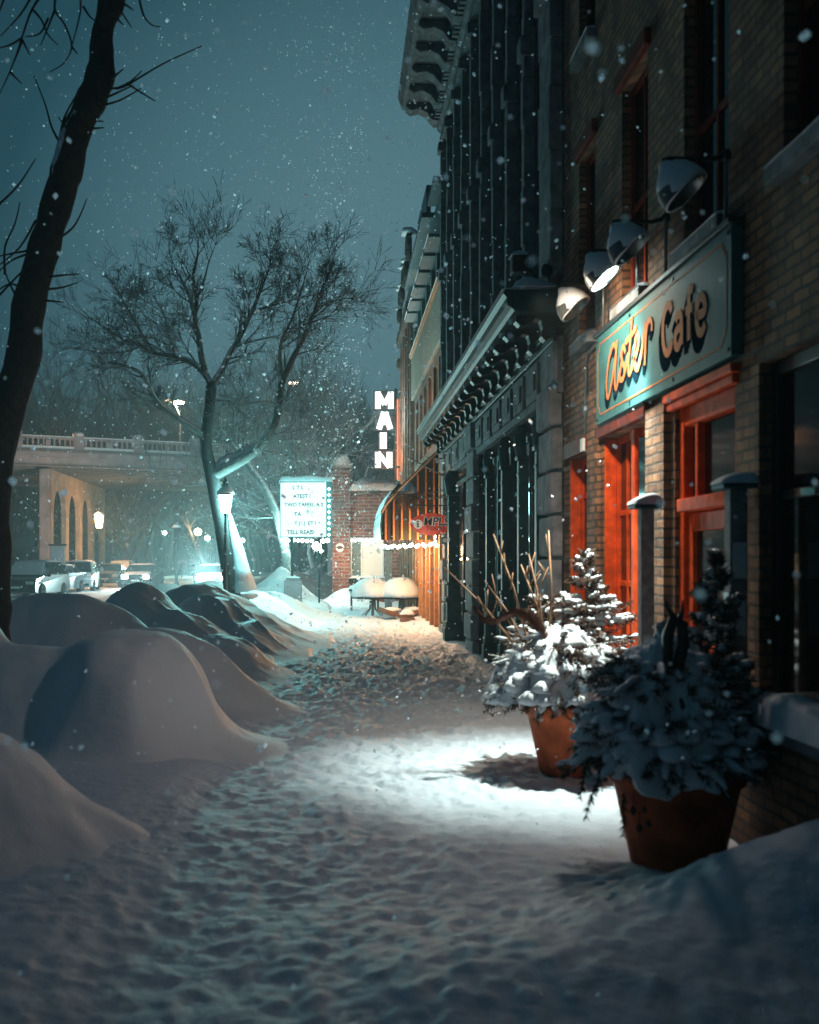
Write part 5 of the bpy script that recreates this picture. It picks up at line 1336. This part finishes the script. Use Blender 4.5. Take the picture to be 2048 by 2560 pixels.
for i in range(34):
    x = -16+i*24.5; Y = 108+ga.uniform(-6, 16)
    spots.append((x+ga.uniform(-8, 8), Y, ga.uniform(.95, 1.25)))
for i in range(16): spots.append((-10+i*50+ga.uniform(-18, 18), 132+ga.uniform(-4, 10), ga.uniform(1.0, 1.3)))
lbl = 'one of the dark bare trees crowding the far bank beyond the bridge'
for i, (x, Y, s_) in enumerate(spots):
    k = i % 3
    o = fars[k] if first[k] else copy_tree(fars[k]); first[k] = False
    put(o, (x-VX)*Y/F, Y, lbl, s_, ga.uniform(0, 6.28), 0, FG)
o = copy_tree(k1); put(o, (100-VX)*104/F, 104, 'bushy bare tree above the bridge rail beside the leaning trunk', 2.5, 1.0)
o = copy_tree(k1); put(o, (255-VX)*88/F, 88, 'orange tinted bare tree just right of the bridge arches', 1.15, 2.2)
o = copy_tree(frost); put(o, (668-VX)*60/F, 60, 'pale frosted tree rising behind the letter board, right of the teal one', 1.22, 1.9)
# building row behind, far right of bridge
fr = thing('distant_house', 'pale distant house front with small windows left of the MAIN sign', 'house', ((740-VX)*62/F, 66, 0))
m = MB(); m.box((690-VX)*62/F, (838-VX)*62/F+1, 62, 70, -.3, CH+(VY-950)*62/F); m.build('wall', P('distant_wall', (.20, .19, .19), .9, var=.2), fr)
for k in range(4):
    xx = (705+k*28-VX)*62/F
    f_ = MB().box(xx, xx+.5, 61.93, 61.99, CH+(VY-968)*62/F-.05, CH+(VY-956)*62/F).build('window', plate_white, fr); MB().box(xx+.05, xx+.45, 61.92, 61.928, CH+(VY-967)*62/F-.02, CH+(VY-957)*62/F).build('pane', glass, f_)
snow_strip((690-VX)*62/F-.3, (838-VX)*62/F+1, 61.7, 70, CH+(VY-950)*62/F+.002, .3, seed=8, res=.3).build('roof_snow', snow_smooth, fr, smooth=True)
MB().box((726-VX)*62/F, (736-VX)*62/F, 63, 63.5, CH+(VY-951)*62/F, CH+(VY-938)*62/F).build('chimney', dark_stone, fr)

# ------------------------------------------------------------------ cars
def make_car(paint, label, suv=True, lit=False, bare=False):
    """car pointing to -Y, origin on the ground at its middle"""
    r = thing('parked_car' if not lit else 'oncoming_car', label, 'car')
    L = 4.6; w = .93; zt = 1.68 if suv else 1.48
    side = [(-2.3, .35), (-2.32, .62), (-2.2, .88), (-1.25, 1.04), (-1.1, 1.06), (2.1, 1.08), (2.28, .95), (2.32, .55), (2.25, .33), (1.8, .28), (-1.9, .28)]
    m = MB(); n = len(side); st = [(-w, .0), (-w*.985, .05), (-w*.90, .1)]
    vs = []
    for X_, ins in ((-w, .06), (-w+.06, 0), (w-.06, 0), (w, .06)):
        for (y, z) in side:
            cy, cz = 0, .65; vs.append((X_*(1-.06*max(0, -y-1.2)), y*(1-ins*.4), cz+(z-cz)*(1-ins)))
    fs = []
    for s_ in range(3):
        for i in range(n): j = (i+1) % n; fs.append((s_*n+i, s_*n+j, (s_+1)*n+j, (s_+1)*n+i))
    fs.append(tuple(range(n))); fs.append(tuple(reversed(range(3*n, 4*n))))
    m.add(vs, fs); m.build('body', paint, r, bevel=.03)
    gh = [(-1.2, 1.055), (-.45, zt-.04), (1.5, zt), (2.12, 1.07)] if suv else [(-1.1, 1.05), (-.3, zt-.02), (.9, zt), (1.75, 1.07)]
    m = MB(); vs = []
    for X_, t in ((-1, 0), (1, 0)):
        for i, (y, z) in enumerate(gh): vs.append((X_*(w-.08 if i in (0, 3) else w-.22), y, z))
    m.add(vs, [(0, 1, 2, 3), (7, 6, 5, 4), (0, 4, 5, 1), (1, 5, 6, 2), (2, 6, 7, 3)]); m.build('cabin', paint, r, bevel=.03)
    def lerp(a, b, t): return tuple(a[i]+(b[i]-a[i])*t for i in range(3))
    ws = [vs[0], vs[4], vs[5], vs[1]]; c = [sum(p[i] for p in ws)/4 for i in range(3)]
    q = [tuple(c[i]+(p[i]-c[i])*.86+(0, -.03, .02)[i] for i in range(3)) for p in ws]
    m = MB(); m.quad(*q); o = m.build('windscreen', glass2, r); s_ = o.modifiers.new('t', 'SOLIDIFY'); s_.thickness = .01
    for X_, o4 in ((-1, 0), (1, 4)):
        A = [vs[o4+i] for i in range(4)]
        for (ta, tb) in ((.08, .47), (.52, .92)):
            p = [lerp(A[0], A[3], ta), lerp(A[0], A[3], tb), lerp(A[1], A[2], max(0.02, (tb-.12)*1.1 if tb < .6 else .93)), lerp(A[1], A[2], max(.03, (ta-.1)))]
            cc = [sum(x[i] for x in p)/4 for i in range(3)]
            p = [tuple(cc[i]+(x[i]-cc[i])*(.88, .9, .8)[i]+(X_*.03, 0, 0)[i] for i in range(3)) for x in p]
            m = MB(); m.quad(*p); o = m.build('side_window', glass2, r); s_ = o.modifiers.new('t', 'SOLIDIFY'); s_.thickness = .01; s_.offset = 0
        hm = MB(); hm.lathe([(0, -.09), (.10, -.06), (.11, .04), (0, .09)], (X_*(w+.08), -.95, 1.08), 10); hm.build('wing_mirror', paint, r, smooth=True)
        for wy in (-1.45, 1.42):
            Mw = Matrix(((0, 0, 1, 0), (1, 0, 0, 0), (0, 1, 0, 0), (0, 0, 0, 1)))
            tw_ = MB().lathe([(.2, -.11), (.33, -.12), (.36, -.08), (.36, .08), (.33, .12), (.2, .11)], (X_*(w-.10), wy, .36), 24, Mw).build('wheel', tyre, r, smooth=True)
            rm = MB(); rm.lathe([(0, -.125), (.06, -.125), (.06, .125), (0, .125)], (X_*(w-.10), wy, .36), 12, Mw)
            for k in range(5):
                a = k*1.2566; rm.tube([(X_*(w-.10)+X_*.12, wy, .36), (X_*(w-.10)+X_*.11, wy+.23*math.cos(a), .36+.23*math.sin(a))], .025, 4)
            rm.build('rim', steel, tw_)
        hl = MB(); hl.box(X_*.62-.17, X_*.62+.17, -2.36, -2.24, .66 if lit else .68, .88 if lit else .82); hl.build('headlight', em_head if lit else lens_off, r, bevel=.02)
    m = MB(); m.box(-.40, .40, -2.345, -2.28, .60, .84)
    for k in range(3): m.box(-.38, .38, -2.36, -2.346, .64+k*.07, .66+k*.07)
    m.box(-.7, .7, -2.36, -2.28, .38, .50); m.build('grille', black_paint, r)
    m = MB(); m.box(-.24, .24, -2.375, -2.365, .50, .60); m.build('number_plate', plate_white, r)
    # snow on roof, bonnet
    m = snow_strip(-w+.2, w-.2, gh[1][0]+.02, gh[2][0]+.05, zt-.02, .09, seed=2, res=.15); m.build('roof_snow', snow_smooth, r, smooth=True)
    if bare:
        q2 = [tuple(c[i]+(p[i]-c[i])*.95+(0, -.06, .03)[i] for i in range(3)) for p in ws]
        m = MB(); m.quad(*q2); o = m.build('windscreen_snow', snow_smooth, r); s_ = o.modifiers.new('t', 'SOLIDIFY'); s_.thickness = .02
        return r
    m = MB(); vs = []
    for j in range(8):
        for i in range(10):
            u = i/9; v = j/7; x = (-w+.12)+(2*w-.24)*u; y = -2.15+1.05*v
            vs.append((x, y, .885+.165*v+.05*(max(0, 16*u*(1-u)*v*(1-v)))**.4))
    m.add(vs, [(j*10+i, j*10+i+1, (j+1)*10+i+1, (j+1)*10+i) for j in range(7) for i in range(9)]); m.build('bonnet_snow', snow_smooth, r, smooth=True)
    return r
CG = 'cars parked along the far kerb'
def placecar(o, x, Y, rz, label=None, group=None, z=-.12):
    o.location = ((x-VX)*Y/F, Y, z); o.rotation_euler = (0, 0, rz)
    if label: o['label'] = label
    if group: o['group'] = group
    return o
cd = placecar(make_car(car_dark, 'nearest parked car, a dark suv with snow on its windscreen', bare=True), 72, 49.5, R(-4), group=CG)
cw = placecar(make_car(car_white, 'white snow dusted suv, third in the parked row', True), 168, 60, R(8), group=CG)
cg = placecar(make_car(car_grey, 'pale car squeezed between the dark suv and the white suv', False), 116, 56, R(-6), group=CG)
o = placecar(copy_tree(cg), 232, 72, R(4), 'snow buried grey car behind the white suv', CG)
o = placecar(copy_tree(cd), 255, 84, R(4), 'farthest parked car, dark and half hidden by blowing snow', CG)
ol = placecar(make_car(car_dark, 'oncoming car with two glaring headlights over the pointed mound', False, True), 300, 66, R(0))
X_ = (300-VX)*66/F
for dx in (-.62, .62): light('SPOT', (X_+dx, 63.3, .62), 900, (.75, 1.0, .97), .1, spot=R(70), blend=.6, vec=(.12, -1, .03), name='headlight_beam')
o2 = placecar(copy_tree(ol), 446, 60, R(6), 'second oncoming car glaring behind the street lamp post')
o2['group'] = 'oncoming cars with headlights on'; ol['group'] = 'oncoming cars with headlights on'
X_ = (446-VX)*60/F
for dx in (-.62, .62): light('SPOT', (X_+dx, 57.3, .75), 1900, (.62, 1.0, .98), .15, spot=R(100), blend=.6, vec=(.05, -1, .05), name='headlight_beam')
light('POINT', (X_, 56.6, 1.4), 3200, (.70, 1.0, .97), .25, name='headlight_glow')
# noticeboard behind the dark suv
nb = thing('noticeboard', 'pale notice board standing behind the dark suv at the bridge foot', 'notice board', ((122-VX)*64/F, 64, 0))
X_ = (122-VX)*64/F
MB().box(X_-.42, X_+.42, 63.95, 64.05, 1.3, 2.45).build('panel', P('pale_board', (.25, .30, .34), .6, var=.15), nb, bevel=.02)
MB().box(X_-.5, X_+.5, 63.85, 64.15, 2.46, 2.56).build('cap', dark_iron, nb)
for dx in (-.42, .36): MB().box(X_+dx, X_+dx+.06, 63.97, 64.03, -.1, 1.3).build('leg', dark_iron, nb)
# two snow domed tables far away
for (x, label) in ((383, 'left tiny snow domed umbrella far down the street'), (408, 'right tiny snow domed umbrella far down the street')):
    Y = 98; X_ = (x-VX)*Y/F; r = thing('snowy_umbrella', label, 'umbrella', (X_, Y, 0), 'snow domed umbrellas far away')
    MB().tube([(X_, Y, 0), (X_, Y, 1.35)], .05, 6).build('pole', dark_iron, r); MB().lathe([(.48, 1.30), (.47, 1.4), (.3, 1.6), (0, 1.7)], (X_, Y, 0), 14).build('canopy', snow_smooth, r, smooth=True)
    MB().lathe([(0, .5), (.4, .5), (.4, .9), (0, 1.0)], (X_, Y, 0), 12).build('table', dark_iron, r)

# ------------------------------------------------------------------ falling snow
def flakes():
    g = np.random.RandomState(12); n = 9000
    Y = 2.6+(52-2.6)*g.rand(n)**.75; X = -.42*Y*g.rand(n)+.5*Y*g.rand(n)*.9; Z = g.rand(n)*(2.0+Y*.62)+.05
    X = np.where(X > XW-.1, XW-.1-g.rand(n)*3, X)
    keep = (Z > .1) & (Z < 17) & ~((X > .8) & (Y > 24.5)) & ~((X > 1.5) & (X < 2.4) & (Z < 1.9) & (Y > 5) & (Y < 9))
    X, Y, Z = X[keep], Y[keep], Z[keep]; n = len(X)
    k = 170; y2 = g.uniform(1.6, 5.5, k); X = np.append(X, np.minimum(y2*g.uniform(-.32, .46, k), 1.5)); Z = np.append(Z, 1.6+y2*g.uniform(-.2, .52, k)); Y = np.append(Y, y2); n = len(X)
    r = g.uniform(.005, .0135, n)*(1+1.5*(g.rand(n)**7)); r *= np.clip(.50+Y/22, .55, 1.9)
    base = np.array([(1, 0, 0), (-.9, .2, 0), (0, 1, 0), (.1, -1, 0), (0, 0, .8), (0, .1, -.8)], float)
    tri = np.array([(0, 2, 4), (2, 1, 4), (1, 3, 4), (3, 0, 4), (2, 0, 5), (1, 2, 5), (3, 1, 5), (0, 3, 5)])
    a = g.uniform(0, 6.28, n); st = g.uniform(1.0, 1.6, n); tl = g.uniform(-.6, .6, n)
    V = np.zeros((n, 6, 3))
    bx = base[None, :, 0]*np.cos(a)[:, None]-base[None, :, 1]*np.sin(a)[:, None]; by = base[None, :, 0]*np.sin(a)[:, None]+base[None, :, 1]*np.cos(a)[:, None]; bz = base[None, :, 2]*st[:, None]
    V[..., 0] = X[:, None]+r[:, None]*(bx+bz*np.sin(tl)[:, None]); V[..., 1] = Y[:, None]+r[:, None]*by; V[..., 2] = Z[:, None]+r[:, None]*bz*np.cos(tl)[:, None]
    Fc = (tri[None]+6*np.arange(n)[:, None, None]).reshape(-1, 3)
    me = bpy.data.meshes.new('falling_snow'); me.vertices.add(6*n); me.vertices.foreach_set('co', V.astype(np.float32).ravel())
    me.loops.add(Fc.size); me.loops.foreach_set('vertex_index', Fc.ravel().astype(np.int32)); me.polygons.add(len(Fc)); me.polygons.foreach_set('loop_start', np.arange(0, Fc.size, 3, dtype=np.int32))
    me.update(calc_edges=True); me.materials.append(snow_flake)
    o = bpy.data.objects.new('falling_snow', me); COL.objects.link(o); tag(o, 'white snowflakes falling through the night air', 'snow', kind='stuff')
flakes()

# ------------------------------------------------------------------ haze
HAZE = .0023
m = MB(); m.box(-135, 95, -14, 275, -2.0, 31)
hz = m.build('haze', None); tag(hz, 'cold blowing snow haze filling the night air', 'haze', kind='stuff')
hm = bpy.data.materials.new('haze_air'); hm.use_nodes = True; nt = hm.node_tree; nt.nodes.clear()
o = nt.nodes.new('ShaderNodeOutputMaterial'); v = nt.nodes.new('ShaderNodeVolumePrincipled'); v.inputs['Color'].default_value = (.62, .88, .95, 1); v.inputs['Density'].default_value = HAZE; v.inputs['Anisotropy'].default_value = .62
nt.links.new(v.outputs[0], o.inputs['Volume']); hz.data.materials.append(hm)

# ------------------------------------------------------------------ night sky
wd = bpy.data.worlds.new('World'); scene.world = wd; wd.use_nodes = True; nt = wd.node_tree; nt.nodes.clear()
out = nt.nodes.new('ShaderNodeOutputWorld'); bg = nt.nodes.new('ShaderNodeBackground'); nt.links.new(bg.outputs[0], out.inputs[0])
tc_ = nt.nodes.new('ShaderNodeTexCoord'); dt = nt.nodes.new('ShaderNodeVectorMath'); dt.operation = 'DOT_PRODUCT'
nt.links.new(tc_.outputs['Generated'], dt.inputs[0]); dt.inputs[1].default_value = Vector((.05, 1, .22)).normalized()
cr = nt.nodes.new('ShaderNodeValToRGB'); mr = nt.nodes.new('ShaderNodeMapRange'); mr.inputs['From Min'].default_value = .80; mr.inputs['From Max'].default_value = 1.0
nt.links.new(dt.outputs['Value'], mr.inputs['Value']); nt.links.new(mr.outputs[0], cr.inputs[0])
e = cr.color_ramp; e.elements[0].position = 0; e.elements[0].color = (.010, .030, .045, 1); e.elements[1].position = 1; e.elements[1].color = (.095, .200, .235, 1)
for p_, c_ in ((.45, (.008, .032, .047, 1)), (.70, (.013, .056, .078, 1)), (.90, (.062, .150, .185, 1))): q = e.elements.new(p_); q.color = c_
nz = nt.nodes.new('ShaderNodeTexNoise'); nz.inputs['Scale'].default_value = 2.2; nz.inputs['Detail'].default_value = 4; nt.links.new(tc_.outputs['Generated'], nz.inputs['Vector'])
m2 = nt.nodes.new('ShaderNodeMapRange'); m2.inputs['To Min'].default_value = .86; m2.inputs['To Max'].default_value = 1.14; nt.links.new(nz.outputs['Fac'], m2.inputs['Value'])
sc_ = nt.nodes.new('ShaderNodeVectorMath'); sc_.operation = 'SCALE'; nt.links.new(cr.outputs[0], sc_.inputs[0]); nt.links.new(m2.outputs[0], sc_.inputs['Scale'])
nt.links.new(sc_.outputs[0], bg.inputs['Color']); bg.inputs['Strength'].default_value = 1.15

# ------------------------------------------------------------------ camera
cd_ = bpy.data.cameras.new('camera'); cam = bpy.data.objects.new('camera', cd_); COL.objects.link(cam); scene.camera = cam
cam.location = (0, 0, CH); cam.rotation_euler = (R(90), 0, 0)
cd_.sensor_fit = 'VERTICAL'; cd_.sensor_height = 36; cd_.sensor_width = 36; cd_.lens = F/2156*36
cd_.shift_x = (862.5-VX)/2156; cd_.shift_y = (VY-1078)/2156
cd_.clip_start = .05; cd_.clip_end = 900
cd_.dof.use_dof = True; cd_.dof.focus_distance = 24; cd_.dof.aperture_fstop = 2.2; cd_.dof.aperture_blades = 0

scene.render.engine = 'CYCLES'
c = scene.cycles; c.use_denoising = True
try: c.denoiser = 'OPENIMAGEDENOISE'
except Exception: pass
c.max_bounces = 5; c.diffuse_bounces = 3; c.glossy_bounces = 2; c.volume_bounces = 0; c.sample_clamp_indirect = 2.0; c.sample_clamp_direct = 0; c.caustics_reflective = False; c.caustics_refractive = False
c.use_light_tree = True
scene.view_settings.view_transform = 'Standard'; scene.view_settings.look = 'None'; scene.view_settings.exposure = 0; scene.view_settings.gamma = 1
